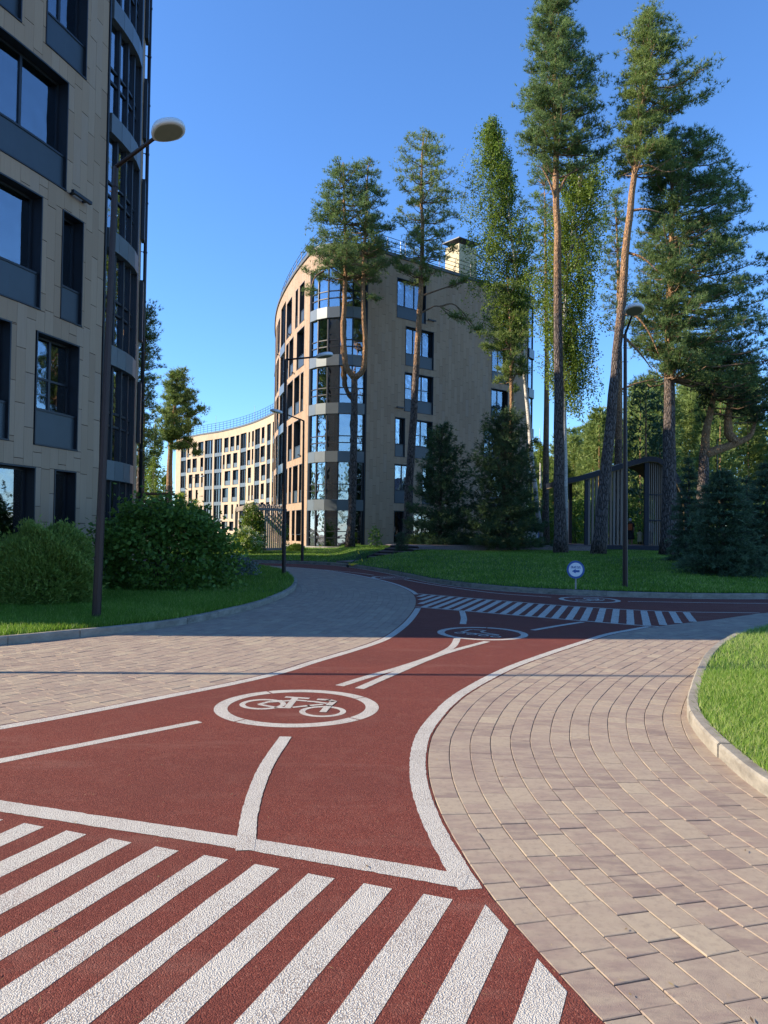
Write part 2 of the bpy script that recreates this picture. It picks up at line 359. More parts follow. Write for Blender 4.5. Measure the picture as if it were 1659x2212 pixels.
# ---- paving laid in curved courses along the cycle path
def courses(curve, side, k0, k1, wid, ln, ok, seed, gap=.0045):
    rg = random.Random(seed); nrm = normals2(curve) * side; S = arclen(curve); idx = np.arange(len(S)); out = []
    for k in range(k0, k1):
        a, b = .004 + k * wid, .004 + (k + 1) * wid; M = arclen(curve + nrm * (a + b) / 2)
        t = rg.random() * ln; seg = []
        while t < M[-1] - .4:
            L = ln * rg.choice((.72, 1., 1., 1.28)) * rg.uniform(.97, 1.03)
            g = gap if rg.random() > .04 else gap * rg.uniform(1.5, 3.)
            seg.append((t + g / 2, t + L - g / 2)); t += L
        seg = np.array(seg); i0, i1 = np.interp(seg[:, 0], M, idx), np.interp(seg[:, 1], M, idx)
        def at(i, o):
            j = np.minimum(i.astype(int), len(S) - 2); f = (i - j)[:, None]
            return (curve[j] + nrm[j] * o) * (1 - f) + (curve[j + 1] + nrm[j + 1] * o) * f
        c = at((i0 + i1) / 2, (a + b) / 2); Q = np.stack([at(i0, a + gap / 2), at(i1, a + gap / 2), at(i1, b - gap / 2), at(i0, b - gap / 2)], 1)
        good = ok(c[:, 0], c[:, 1])
        out += [(c[i], Q[i], k) for i in np.nonzero(good)[0]]
    return out
def paver_geo(mb, q, rg):
    q = [np.array(p) for p in q]; c = sum(q) / 4
    ar = sum(q[i][0] * q[(i + 1) % 4][1] - q[(i + 1) % 4][0] * q[i][1] for i in range(4))
    if ar < 0: q = q[::-1]
    z = rg.gauss(0, .0010); tx, ty = rg.gauss(0, .0045), rg.gauss(0, .0045); b = .0025
    zz = lambda p: z + (p[0] - c[0]) * tx + (p[1] - c[1]) * ty
    ins = [p + (c - p) * (b * 1.6 / max(np.linalg.norm(c - p), .02)) for p in q]
    V = [(p[0], p[1], -.035) for p in q] + [(p[0], p[1], zz(p) - b) for p in q] + [(p[0], p[1], zz(p)) for p in ins]
    F = [(8, 9, 10, 11)]
    for k in (0, 4):
        for i in range(4): F.append((k + i, k + (i + 1) % 4, k + 4 + (i + 1) % 4, k + 4 + i))
    mb.add(V, F)
def lay(name, pcs, seed, limit=300):
    rg = random.Random(seed)
    root = tag(bpy.data.objects.new(name, None), kind='structure'); COL.objects.link(root)
    pcs = sorted(pcs, key=lambda p: -px_of((p[0][0], p[0][1], 0)))
    rest = MB()
    for i, (c, q, k) in enumerate(pcs):
        mb = MB() if i < limit else rest
        mb.tone = min(1, max(0, rg.betavariate(1.6, 2.0)))
        paver_geo(mb, q, rg)
        if i < limit: mb.build('paver', 'paver', root)
    rest.build('paver_field', 'paver', root, kind='stuff')
    return root
def ok_right(x, y): return (1.3 < y) & (y < 22) & (x < 14) & (np.abs(x) < y * .62 + 1.2) & ~in_poly(np.stack([x, y], 1), R_POLY_IN)
def ok_left(x, y): return (4.5 < y) & (y < 34) & (x > -y * .58 - 1.0) & ~in_poly(np.stack([x, y], 1), L_POLY_IN)
def shrink(poly, cur, side, m): 
    n_ = normals2(cur) * side; return [tuple(p) for p in cur + n_ * m]
R_POLY_IN = shrink(R_POLY, R_KERB, 1, .12) + [(30, -1), (30, 17)]
L_POLY_IN = shrink(L_POLY, L_KERB, 1, .12) + [(-60, 36), (-60, 4.5)]
lay('paving_right', courses(RED_R, -1, 0, 34, .146, .205, ok_right, 3), 5)
lay('paving_left', courses(RED_L, 1, 0, 46, .146, .235, ok_left, 4), 6)

# ---- kerbs: each stone its own piece
def kerb(name, curve, side, ln, w_=.105, h=.11, lo=0, hi=None, jitter=.0, seed=1):
    root = tag(bpy.data.objects.new(name, None), kind='structure'); COL.objects.link(root)
    rg = random.Random(seed); nrm = normals2(curve) * side; S = arclen(curve); t = 0.
    ix = np.arange(len(S))
    def P(s, o):
        i = float(np.interp(s, S, ix)); j = min(int(i), len(S) - 2); f = i - j
        return (curve[j] + nrm[j] * o) * (1 - f) + (curve[j + 1] + nrm[j + 1] * o) * f
    while t < S[-1] - ln:
        L = ln * rg.uniform(.96, 1.04); m = max(2, int(L / .25) + 1)
        c = P(t + L / 2, 0)
        if abs(c[0]) < c[1] * .62 + 3 and c[1] > -2:
            ss = np.linspace(t + .004, t + L - .004, m + 1); dz = rg.gauss(0, .003); do = rg.gauss(0, .004)
            b = .014; V = []; F = []
            for s in ss:
                for o, z in ((0, -.05), (0, h - b), (b, h), (w_ - b * .5, h), (w_, h - b), (w_, -.05)):
                    p = P(s, o + do); V.append((p[0], p[1], z + (dz if z > 0 else 0)))
            for i in range(m):
                for k in range(5): F.append((6 * i + k, 6 * i + 6 + k, 6 * i + 7 + k, 6 * i + k + 1))
            F += [tuple(range(6)), tuple(6 * m + k for k in range(6))[::-1]]
            mb = MB(); mb.tone = rg.random(); mb.add(V, F); mb.build('kerb_stone', 'kerb_stone', root)
        t += L
    return root
kerb('kerb_near_right', R_KERB, 1, .98, w_=.095, h=.10, seed=2)
kerb('kerb_near_left', L_KERB, 1, .98, seed=3)
kerb('kerb_far', FAR_KERB, 1, .98, h=.125, seed=4)

# ---- painted markings
def ribbon(name, pts, wid, z=.0014, par=None, off=0., jag=.0012, dens=.035, px=True, zz=None):
    c = np.array([G(*p) for p in pts]) if px else np.array(pts, float)
    c = spline(c, dens) if len(c) > 2 else spline([c[0], (c[0] + c[1]) / 2, c[1]], dens)
    nn = normals2(c); rg = np.random.default_rng(abs(hash(name + str(len(pts)))) % 999)
    a = c + nn * (off + wid / 2 + rg.normal(0, jag, len(c)))[:, None]; b = c + nn * (off - wid / 2 + rg.normal(0, jag, len(c)))[:, None]
    V = [(*p, z) for p in a] + [(*p, z) for p in b]; m = len(c)
    mb = MB(); mb.add(V, [(i, m + i, m + i + 1, i + 1) for i in range(m - 1)]); return mb.build(name, 'white_paint', par)
MARK = tag(bpy.data.objects.new('path_markings', None), kind='structure'); COL.objects.link(MARK)
cut = lambda c, a, b: c[(c[:, 1] > a) & (c[:, 1] < b)]
i0 = int(np.argmin(np.hypot(RED_L[:, 0] - .65, RED_L[:, 1] - 15.7))); i1 = int(np.argmin(np.hypot(RED_L[:, 0] - .76, RED_L[:, 1] - 19.0)))
ribbon('edge_line', RED_L[(RED_L[:, 1] > 3) & (np.arange(len(RED_L)) < i0)], .115, par=MARK, off=-.075, px=False)
ribbon('edge_line', RED_L[i1:][RED_L[i1:, 1] < 33.5], .11, par=MARK, off=-.07, px=False)
j0 = int(np.argmin(np.hypot(RED_R[:, 0] - .47, RED_R[:, 1] - 3.36))); j1 = int(np.argmin(np.hypot(RED_R[:, 0] - 4.58, RED_R[:, 1] - 13.0)))
ribbon('edge_line', RED_R[j0:j1], .108, par=MARK, off=.066, px=False, jag=.0018)
ribbon('edge_line', FAR_KERB[(FAR_KERB[:, 0] > -8) & (FAR_KERB[:, 0] < 16)], .075, par=MARK, off=-.07, px=False)
ribbon('centre_line', [(700, 1231), (735, 1234), (775, 1238), (808, 1242.5)], .08, par=MARK)
ribbon('centre_line', [(874, 1252), (920, 1260.5), (972, 1268.5), (1030, 1276.5), (1090, 1283), (1191, 1290)], .075, par=MARK)
ribbon('centre_line', [(1356, 1299), (1500, 1301.5), (1659, 1303.5), (1900, 1303)], .075, par=MARK)
ZT = np.array([(.76, 19.3), (2.09, 18.1), (2.98, 17.3), (4.17, 16.35), (5.76, 15.62), (7.6, 15.55)])
ZB = np.array([(.68, 15.85), (1.74, 15.07), (2.5, 14.5), (3.52, 13.75), (4.17, 13.3), (4.66, 13.02)])
ribbon('crossing_line', ZT, .075, z=.0024, par=MARK, px=False); ribbon('crossing_line', ZB, .075, z=.0024, par=MARK, px=False)
def quad(name, P, z=.0014, jag=.0016, clip=None):
    n_ = 14; P = [np.array(p, float) for p in P]; A = [P[0] + (P[3] - P[0]) * i / n_ for i in range(n_ + 1)]; B = [P[1] + (P[2] - P[1]) * i / n_ for i in range(n_ + 1)]
    rg = random.Random(sum(map(float, P[0])) * 1000); d = (P[1] - P[0]) / np.linalg.norm(P[1] - P[0])
    V = [(*(p + d * rg.gauss(0, jag)), z) for p in A] + [(*(p + d * rg.gauss(0, jag)), z) for p in B]
    mb = MB(); mb.add(V, [(i, i + 1, n_ + 2 + i, n_ + 1 + i) for i in range(n_)])
    for f in mb.f: f.reverse()
    return mb.build(name, 'white_paint', MARK)
# near crossing: stripes parallel to each other, cut by the edge of the paving
def clip_edge(p0, p1, curve, m):
    for s in np.linspace(0, 1, 80):
        p = p0 + (p1 - p0) * s; i = np.argmin(np.hypot(curve[:, 0] - p[0], curve[:, 1] - p[1]))
        if p[0] < curve[i, 0] - m: return p
    return None
sd = np.array([-.345, -.87]); sd /= np.linalg.norm(sd); step = np.array([-.2555, .0905])
for k in range(-3, 16):
    tl = np.array([.19, 3.33]) + step * k; tr = tl + np.array([.122, -.047]); bl, br = tl + sd * 2.6, tr + sd * 2.6
    a, b = clip_edge(tl, bl, RED_R, .02), clip_edge(tr, br, RED_R, .02)
    if a is None or b is None: continue
    quad('crossing_stripe', [a, b, br, bl])
ribbon('crossing_line', [(-4.6, 5.17), (-3.6, 4.83), (-2.1, 4.295), (-.71, 3.845), (.385, 3.45)], .135, z=.0024, par=MARK, px=False, jag=.0018)
# far crossing
top, bot = spline(ZT, .02), spline(ZB, .02); at_ = lambda c, s: np.array([np.interp(s, arclen(c), c[:, j]) for j in (0, 1)])
for k in range(24):
    px_t, px_b = 950 + k * 27.5, 905 + k * 24.2
    pt = at_(top, .27 * k + .42); dr = np.array([.30, .95]); dr /= np.linalg.norm(dr)
    pb = None
    for s in np.linspace(.3, 4.5, 120):
        p = pt - dr * s; i = np.argmin(np.hypot(bot[:, 0] - p[0], bot[:, 1] - p[1]))
        e = np.argmin(np.hypot(RED_R[:, 0] - p[0], RED_R[:, 1] - p[1])); l_ = np.argmin(np.hypot(RED_L[:, 0] - p[0], RED_L[:, 1] - p[1]))
        if np.hypot(*(bot[i] - p)) < .07 or np.hypot(*(RED_R[e] - p)) < .05 or np.hypot(*(RED_L[l_] - p)) < .1: pb = p; break
    if pb is None: continue
    wv = np.array([.062, -.02]); a = pt - dr * .06
    if np.linalg.norm(a - pb) > .25: quad('crossing_stripe', [a - wv, a + wv, pb + wv, pb - wv])
quad('lane_line', [G(425, 1557), G(437, 1561), G(-160, 1681), G(-160, 1670)])
ribbon('turn_line', [(617, 1592), (574, 1658), (543, 1742), (529, 1838)], .092, par=MARK, z=.0034)
ribbon('turn_line', [(733, 1481.4), (794.6, 1462), (859, 1443.6), (923.6, 1422.5), (960, 1407.5), (979.5, 1394.6), (988, 1379)], .10, par=MARK)
ribbon('turn_line', [(776, 1488), (820, 1468.5), (867.7, 1448), (915, 1427.7), (971, 1408), (1052.6, 1386)], .10, par=MARK, z=.0034)
ribbon('turn_line', [(998, 1320), (1002, 1335), (1000, 1348)], .11, par=MARK)
ribbon('lane_line', [(1151, 1361.4), (1205, 1352), (1259, 1343.5)], .10, par=MARK)
def ring(mb, c, a, b, wid, z, gaps=(), ang0=0., rot=0., n_=260):
    for i in range(n_):
        t0, t1 = ang0 + 2 * math.pi * i / n_, ang0 + 2 * math.pi * (i + 1) / n_
        if any(abs((math.degrees((t0 + t1) / 2) - g + 180) % 360 - 180) < .7 for g in gaps): continue
        P = []
        for t, e in ((t0, 0), (t1, 0), (t1, wid), (t0, wid)):
            x, y = (a - e) * math.cos(t), (b - e) * math.sin(t); P.append((c[0] + x * math.cos(rot) - y * math.sin(rot), c[1] + x * math.sin(rot) + y * math.cos(rot), z))
        mb.add(P, [(3, 2, 1, 0)])
def strokes(lines, c, rot=0., sc=1., wid=.045, z=.0016):
    mb = MB()
    for k, ln in enumerate(lines):
        w_ = wid
        if isinstance(ln[-1], float): w_, ln = ln[-1], ln[:-1]
        P = np.array(ln, float) * sc; cs, sn = math.cos(rot), math.sin(rot)
        P = np.stack([c[0] + P[:, 0] * cs - P[:, 1] * sn, c[1] + P[:, 0] * sn + P[:, 1] * cs], 1)
        for i in range(len(P) - 1):
            t = P[i + 1] - P[i]; t /= np.linalg.norm(t); m_ = np.array([-t[1], t[0]]) * w_ * sc / 2; e = t * w_ * .25 * sc
            zz = z + .0003 * k
            mb.add([(*(P[i] - e + m_), zz), (*(P[i + 1] + e + m_), zz), (*(P[i + 1] + e - m_), zz), (*(P[i] - e - m_), zz)], [(3, 2, 1, 0)])
    return mb
Z6 = lambda x, y: np.array(G(438.9 + x * .2447, 1470.3 + y * .2447))
C1 = np.array(G(642, 1526.5)); loc = lambda *p: [tuple(Z6(*q) - C1) for q in p]
BIKE = [loc((500, 208), (600, 182), (690, 178)), loc((500, 212), (640, 238), (760, 240)), loc((735, 146), (925, 158)) + [.05], loc((815, 152), (745, 238)) + [.06],
        loc((600, 190), (800, 176)), loc((800, 172), (905, 181)), loc((930, 185), (990, 189)), loc((1005, 192), (1085, 203)), loc((800, 238), (930, 224), (1045, 213)), loc((1020, 169), (1110, 174), (1152, 186), (1105, 225), (1058, 278)) + [.06]]
WHEELS = [(Z6(527, 208) - C1, .205), (Z6(1055, 272) - C1, .2)]
def bike_sign(c, a, b, rot, glyph_rot, gaps=(35, 120, 232, 322), sc=1.):
    root = tag(bpy.data.objects.new('bicycle_marking', None), kind=None); COL.objects.link(root); root.parent = MARK
    m = MB(); ring(m, c, a, b, .115, .0014, gaps, rot=rot); m.build('circle_band', 'white_paint', root)
    strokes(BIKE, c, glyph_rot, sc).build('bicycle_frame', 'white_paint', root)
    for wc, r in WHEELS:
        cs, sn = math.cos(glyph_rot), math.sin(glyph_rot); m = MB()
        ring(m, (c[0] + sc * (wc[0] * cs - wc[1] * sn), c[1] + sc * (wc[0] * sn + wc[1] * cs)), r * sc, r * sc, .05 * sc, .0012, n_=40); m.build('bicycle_wheel', 'white_paint', root)
bike_sign(C1, .715, .715, 0, 0)
C2 = np.array(G(1042, 1368)); Z9 = lambda x, y: np.array(G(905.2 + x * .1653, 1316.7 + y * .1653)); loc2 = lambda *p: [tuple(Z9(*q) - C2) for q in p]
m = MB(); ring(m, C2, .69, .76, .11, .0014, (15, 75, 220), rot=0)
sk = tag(bpy.data.objects.new('roller_skate_marking', None)); COL.objects.link(sk); sk.parent = MARK; m.build('circle_band', 'white_paint', sk)
strokes([loc2((560, 290), (600, 284), (650, 266), (700, 262), (830, 270), (862, 275), (815, 288), (835, 300), (930, 316), (1035, 331)), loc2((575, 298), (700, 310), (850, 325), (1035, 335))], C2, wid=.05).build('skate_boot', 'white_paint', sk)
for q in ((532, 306), (690, 323), (842, 341), (1002, 355)):
    m = MB(); ring(m, Z9(*q), .085, .085, .035, .0028, n_=28); m.build('skate_wheel', 'white_paint', sk)
bike_sign(np.array(G(1273, 1295.5)), .70, .78, 0, R(-100), sc=.92)
bike_sign(np.array(G(846, 1247.6)), .68, .85, 0, R(60), sc=.9)

# ---- lawns
def lawn_h(x, y, yk):
    t = np.clip((x + 3.2) / 3.0, 0, 1); t = t * t * (3 - 2 * t); d = np.maximum(y - yk, 0)
    s = t * (.62 / np.maximum(41 - yk, 8)) + (1 - t) * .017
    h = .135 + np.minimum(d * s, t * .43 + (1 - t) * .34)
    h = h + .025 * np.sin(x * .9 + y * .31) * np.clip(d / 4, 0, 1)
    sx, sy = .622, .783; px, py = x + .72, y - 37.35; al, ac = px * sx + py * sy, px * sy - py * sx      # along and across the steps
    zs = np.where(al < 0, .06, np.clip(.06 + al * .32, 0, .9)); near_ = np.clip((1.15 - np.abs(ac - .85)) / .22, 0, 1) * np.clip((al + 4.2) / .3, 0, 1) * np.clip((3.2 - al) / .3, 0, 1)
    return np.where(near_ > 0, h * (1 - near_) + np.minimum(h, zs) * near_, h)
ykerb = lambda x: np.interp(x, FAR_KERB[:, 0], FAR_KERB[:, 1])
def ground_z(x, y): return float(lawn_h(np.array(x), np.array(y), ykerb(x)))
xs = np.concatenate([np.linspace(-140, -26, 14), np.linspace(-24, -4, 50), np.linspace(-3.8, 5, 90), np.linspace(5.2, 34, 80), np.linspace(36, 160, 14)])
ts = np.concatenate([np.linspace(0, 1, 70) ** 1.4 * 34, [45, 70, 110, 180, 300, 500]])
V = []
for x in xs:
    yk = float(ykerb(x)) + .10
    for t in ts: V.append((x, yk + t, float(lawn_h(np.array(x), np.array(yk + t), yk))))
nT = len(ts); F = [(i * nT + j, (i + 1) * nT + j, (i + 1) * nT + j + 1, i * nT + j + 1) for i in range(len(xs) - 1) for j in range(nT - 1)]
me = bpy.data.meshes.new('far_lawn'); me.from_pydata(V, [], F); link('far_lawn', me, 'turf', kind='structure')
polyfill('near_right_lawn', shrink(R_POLY, R_KERB, 1, .085) + [(30, -1), (30, 17)], .085, 'turf', kind='structure')
polyfill('near_left_lawn', shrink(L_POLY, L_KERB, 1, .095) + [(-60, 36), (-60, 4.5)], .095, 'turf', kind='structure')
def grass(name, label, P, hgt, wid, lean, tone_mu, seed):
    rg = np.random.default_rng(seed); n_ = len(P); az = rg.uniform(0, 2 * np.pi, n_); h_ = hgt * rg.uniform(.55, 1.25, n_)
    l_ = np.abs(rg.normal(0, lean, n_)) * h_; da = rg.uniform(0, 2 * np.pi, n_)
    sx, sy = np.cos(az) * wid / 2, np.sin(az) * wid / 2
    a = P + np.stack([sx, sy, np.zeros(n_)], 1); b = P - np.stack([sx, sy, np.zeros(n_)], 1)
    tip = P + np.stack([np.cos(da) * l_, np.sin(da) * l_, h_], 1)
    V = np.stack([a, b, tip], 1).reshape(-1, 3)
    patch = .5 + .5 * np.sin(P[:, 0] * 1.7 + 2 * np.sin(P[:, 1] * .9)) * np.sin(P[:, 1] * 1.3)
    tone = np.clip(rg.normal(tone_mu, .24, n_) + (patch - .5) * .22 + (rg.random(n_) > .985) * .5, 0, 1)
    return link(name, tri_mesh(name, V, tone), 'grass_blade', label=label, cat='grass', kind='stuff')
def scatter(poly, n_, bounds, seed, dens=None):
    rg = np.random.default_rng(seed); x0, x1, y0, y1 = bounds
    P = np.stack([rg.uniform(x0, x1, n_), rg.uniform(y0, y1, n_)], 1); return P[in_poly(P, poly)]
rp = shrink(R_POLY, R_KERB, 1, .088) + [(30, -1), (30, 17)]; lp = shrink(L_POLY, L_KERB, 1, .1) + [(-60, 36), (-60, 4.5)]
P = np.concatenate([scatter(rp, 150000, (2.2, 7, 3.6, 8.2), 11), scatter(rp, 90000, (2.5, 10, 8, 14.5), 12)]); P = P[P[:, 0] < P[:, 1] * .56 + .6]
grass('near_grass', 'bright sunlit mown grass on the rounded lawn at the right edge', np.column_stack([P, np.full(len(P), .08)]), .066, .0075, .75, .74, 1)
P = np.concatenate([scatter(lp, 150000, (-8, -2.2, 9, 17), 13), scatter(lp, 60000, (-9, -2.2, 17, 32), 14)]); P = P[P[:, 0] > -P[:, 1] * .56]
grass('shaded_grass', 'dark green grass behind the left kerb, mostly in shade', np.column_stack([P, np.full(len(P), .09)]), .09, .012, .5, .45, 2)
rg = np.random.default_rng(5); X = rg.uniform(-12, 16, 260000); Y = 19 + 32 * rg.random(260000) ** 1.5; K = ykerb(X)
q = (Y > K + .13) & (np.abs(X) < Y * .55); X, Y, K = X[q], Y[q], K[q]
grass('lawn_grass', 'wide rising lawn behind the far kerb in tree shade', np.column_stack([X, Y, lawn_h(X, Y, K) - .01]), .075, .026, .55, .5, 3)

# ================================================================== BUILDINGS
class Wall:
    """a wall face that follows a plan curve; s runs along it, n points outwards"""
    def __init__(s, curve, side, org): s.c = np.array(curve, float); s.S = arclen(s.c); s.n = normals2(s.c) * side; s.ix = np.arange(len(s.S)); s.org = org; s.side = side
    def P(s, t, z, o=0.):
        i = float(np.interp(t, s.S, s.ix)); j = min(int(i), len(s.S) - 2); f = i - j
        p = s.c[j] * (1 - f) + s.c[j + 1] * f; n_ = s.n[j] * (1 - f) + s.n[j + 1] * f
        if t < 0: p = p + (s.c[0] - s.c[1]) / np.linalg.norm(s.c[0] - s.c[1]) * (-t)
        return (p[0] + n_[0] * o, p[1] + n_[1] * o, z)
    def slab(s, mb, s0, s1, z0, z1, o0, o1, seg=None):
        m = seg or max(1, int(abs(s1 - s0) / .9 + .5))
        if s.side < 0: s0, s1 = s0, s1
        V = []
        for i in range(m + 1):
            t = s0 + (s1 - s0) * i / m; V += [s.P(t, z0, o0), s.P(t, z0, o1), s.P(t, z1, o1), s.P(t, z1, o0)]
        F = [(0, 3, 2, 1), (4 * m, 4 * m + 1, 4 * m + 2, 4 * m + 3)]
        for i in range(m):
            for k in range(4): F.append((4 * i + k, 4 * i + (k + 1) % 4, 4 * i + 4 + (k + 1) % 4, 4 * i + 4 + k))
        if s.side < 0: F = [f[::-1] for f in F]
        mb.add(V, F)
def subtract(rects, hole):
    a0, a1, b0, b1 = hole; out = []
    for (x0, x1, y0, y1) in rects:
        if a0 >= x1 - 1e-6 or a1 <= x0 + 1e-6 or b0 >= y1 - 1e-6 or b1 <= y0 + 1e-6: out.append((x0, x1, y0, y1)); continue
        if b1 < y1: out.append((x0, x1, b1, y1))
        if b0 > y0: out.append((x0, x1, y0, b0))
        lo, hi = max(y0, b0), min(y1, b1)
        if a0 > x0: out.append((x0, a0, lo, hi))
        if a1 < x1: out.append((a1, x1, lo, hi))
    return out
def cladding(wl, s0, s1, z0, z1, holes, parent, limit, seed, pw=.3, ph=1.27, gap=.009, thick=.03):
    """panels in staggered columns with open joints over a dark backing"""
    rg = random.Random(seed)
    back = [(s0, s1, z0, z1)]
    for h in holes: back = subtract(back, h)
    mb = MB(wl.org)
    for r in back: wl.slab(mb, *r, -.30, -thick)
    mb.build('wall', 'joint_dark', parent)
    pcs = []; ncol = max(1, int(round((s1 - s0) / pw))); pw = (s1 - s0) / ncol
    for i in range(ncol):
        a = s0 + i * pw; z = z0 - ph * ((.0, .37, .71, .18, .55)[i % 5] + rg.uniform(-.04, .04)) ; prev = None
        while z < z1:
            r = [(a, a + pw, max(z, z0), min(z + ph, z1))]
            for h in holes: r = subtract(r, h)
            pcs += [q for q in r if q[1] - q[0] > .03 and q[3] - q[2] > .03]
            z += ph
    mid = lambda r: wl.P((r[0] + r[1]) / 2, (r[2] + r[3]) / 2)
    pcs.sort(key=lambda r: -px_of(mid(r)) * (r[1] - r[0]) * (r[3] - r[2]))
    rest = MB(wl.org)
    for i, r in enumerate(pcs):
        m = MB(wl.org) if i < limit else rest; m.tone = rg.random(); g = gap / 2; o = rg.gauss(0, .0012)
        wl.slab(m, r[0] + g * .45, r[1] - g * .45, r[2] + g * 1.6, r[3] - g * 1.6, -thick + .002, o, 1)
        if i < limit: m.build('cladding_panel', 'cladding', parent)
    if rest.f: rest.build('cladding_field', 'cladding', parent, kind='stuff')
def window(wl, s0, s1, z0, z1, parent, panel=.85, lights=2, blind=None, deep=.34, glass='window_glass', panes=True, cross=False):
    """a recessed window: metal lined reveal, frame with mullions, panes, a metal apron panel below"""
    w_ = tag(bpy.data.objects.new('window', None)); COL.objects.link(w_); w_.parent = parent
    e = .035; m = MB(wl.org)                                     # lining, standing 20 mm proud of the cladding
    wl.slab(m, s0, s1, z1 - e, z1, -deep, .022); wl.slab(m, s0, s1, z0, z0 + e, -deep, .03)
    wl.slab(m, s0, s0 + e, z0 + e, z1 - e, -deep, .021); wl.slab(m, s1 - e, s1, z0 + e, z1 - e, -deep, .021)
    m.build('reveal', 'dark_metal', w_)
    zs = z0 + (panel if panel else 0) + e
    if panel:
        m = MB(wl.org); wl.slab(m, s0 + e, s1 - e, z0 + e, zs - .05, -.16, -.07); m.build('apron_panel', 'slate_panel', w_)
        m = MB(wl.org); wl.slab(m, s0 + e, s1 - e, zs - .05, zs, -deep, -.045); m.build('sill', 'dark_metal', w_)
    fr = MB(wl.org); f = .055; a, b = s0 + e, s1 - e; zb, zt = zs, z1 - e; o0, o1 = -deep + .02, -deep + .09
    wl.slab(fr, a, b, zb, zb + f, o0, o1); wl.slab(fr, a, b, zt - f, zt, o0, o1)
    lw = (b - a) / lights
    for i in range(lights + 1):
        c = a + lw * i; lo, hi = (c, c + f) if i == 0 else ((c - f, c) if i == lights else (c - f * .7, c + f * .7)); wl.slab(fr, lo, hi, zb + f, zt - f, o0, o1)
    if cross: wl.slab(fr, a + f, b - f, zb + (zt - zb) * .42, zb + (zt - zb) * .42 + .05, o0 + .003, o1 - .003)
    fo = fr.build('frame', 'dark_metal', w_)
    for i in range(lights):
        c0, c1 = a + lw * i + f * .75, a + lw * (i + 1) - f * .75; g = MB(wl.org); wl.slab(g, c0, c1, zb + f, zt - f, o0 + .03, o0 + .036); g.build('pane', glass, w_)
    rm = MB(wl.org); wl.slab(rm, a, b, zb, zt, -deep - .55, -deep - .5); rm.build('room_shade_sheet', 'unlit_room', w_)  # flat dark sheet painted as the shade of the interior
    if blind is None and random.random() < .6: blind = random.choice(((0, .32, 0, 'drape'), (.68, 1, 0, 'drape'), (0, 1, .55, 'blind'), (0, 1, .0, 'drape'), (.0, .5, .0, 'blind')))
    if blind:
        q = MB(wl.org); x0, x1, zl, mt = blind; folds = 12
        V = []; L0, L1 = a + (b - a) * x0, a + (b - a) * x1; zlow = zb + (zt - zb) * zl
        for i in range(folds + 1):
            t = L0 + (L1 - L0) * i / folds; o = -deep - .12 + (.03 if i % 2 else -.03) * (mt == 'drape'); V += [wl.P(t, zlow, o), wl.P(t, zt, o)]
        q.add(V, [(2 * i, 2 * i + 2, 2 * i + 3, 2 * i + 1) for i in range(folds)]); q.build('curtain' if mt == 'drape' else 'blind', mt, w_)
    return w_
def bay(wl, s0, s1, nf, floors, parent, zbase, ztop, sp, facets=True, glass='bay_glass', rails=True, drapes=(), panelmat='grey_panel', transoms=(.30, .48)):
    """a glazed stack: per storey mullions, panes, a tube rail, and a metal spandrel band of flat panels"""
    ls = [s0 + (s1 - s0) * i / nf for i in range(nf + 1)]
    fr = MB(wl.org)
    for t in ls: wl.slab(fr, t - .045, t + .045, zbase, ztop, -.20, -.06, 1)
    fo = fr.build('mullions', 'dark_metal', parent, kind=None)
    rm = MB(wl.org); wl.slab(rm, s0, s1, zbase, ztop, -1.0, -.9, nf); rm.build('room_shade_sheet', 'unlit_room', parent)  # dark backing in place of a shaded interior
    for z in floors:                                     # z: bottom of spandrel band
        for i in range(nf):
            p = MB(wl.org); p.tone = random.random(); wl.slab(p, ls[i] + .006, ls[i + 1] - .006, z, z + sp, -.16, .05, 1); p.build('spandrel_panel', panelmat, parent)
    lv = [zbase] + [z + sp for z in floors]; tops = list(floors) + [ztop]
    for k, (a, b) in enumerate(zip(lv, tops)):
        if b - a < .4: continue
        for i in range(nf):
            g = MB(wl.org); wl.slab(g, ls[i] + .045, ls[i + 1] - .045, a, b, -.145, -.139, 1); g.build('pane', glass, parent)
            if rails:
                for tz in transoms:
                    r = MB(wl.org); zz = a + (b - a) * tz; wl.slab(r, ls[i] + .05, ls[i + 1] - .05, zz, zz + .06, -.14, -.09, 1); r.build('transom', 'dark_metal', parent)
            if (k, i) in drapes:
                V = []; folds = 10; fa, fb = ((.06, .5), (.45, .94), (.06, .94))[(k * 2 + i) % 3]
                for q in range(folds + 1):
                    t = ls[i] + (ls[i + 1] - ls[i]) * (fa + (fb - fa) * q / folds); o = -.42 + (.04 if q % 2 else -.04); V += [wl.P(t, a + .05, o), wl.P(t, b - .05, o)]
                d = MB(wl.org); d.add(V, [(2 * q, 2 * q + 2, 2 * q + 3, 2 * q + 1) for q in range(folds)]); d.build('curtain', drapes[(k, i)], parent)
def railing(curve, z, parent, post=1.6, h=1.15, rails=4, side=1, off=.3, name='roof_railing', r=.022):
    c = np.array(curve); c = c - normals2(c) * side * off; S = arclen(c); m = MB(parent.location); P = lambda s, z_: (np.interp(s, S, c[:, 0]), np.interp(s, S, c[:, 1]), z_)
    n_ = max(2, int(S[-1] / post)); 
    for i in range(n_ + 1): m.tube([P(S[-1] * i / n_, z), P(S[-1] * i / n_, z + h)], r, 4)
    for k in range(rails):
        zz = z + h * (k + 1) / rails - .02; m.tube([P(S[-1] * i / (n_ * 2), zz) for i in range(n_ * 2 + 1)], r, 4)
    m.build(name, 'dark_metal', parent)
WTOP = lambda k: 2.95 + 3.22 * (k - 1)       # head and foot of the openings of storey k
WBOT = lambda k: 3.47 + 3.2 * (k - 2)
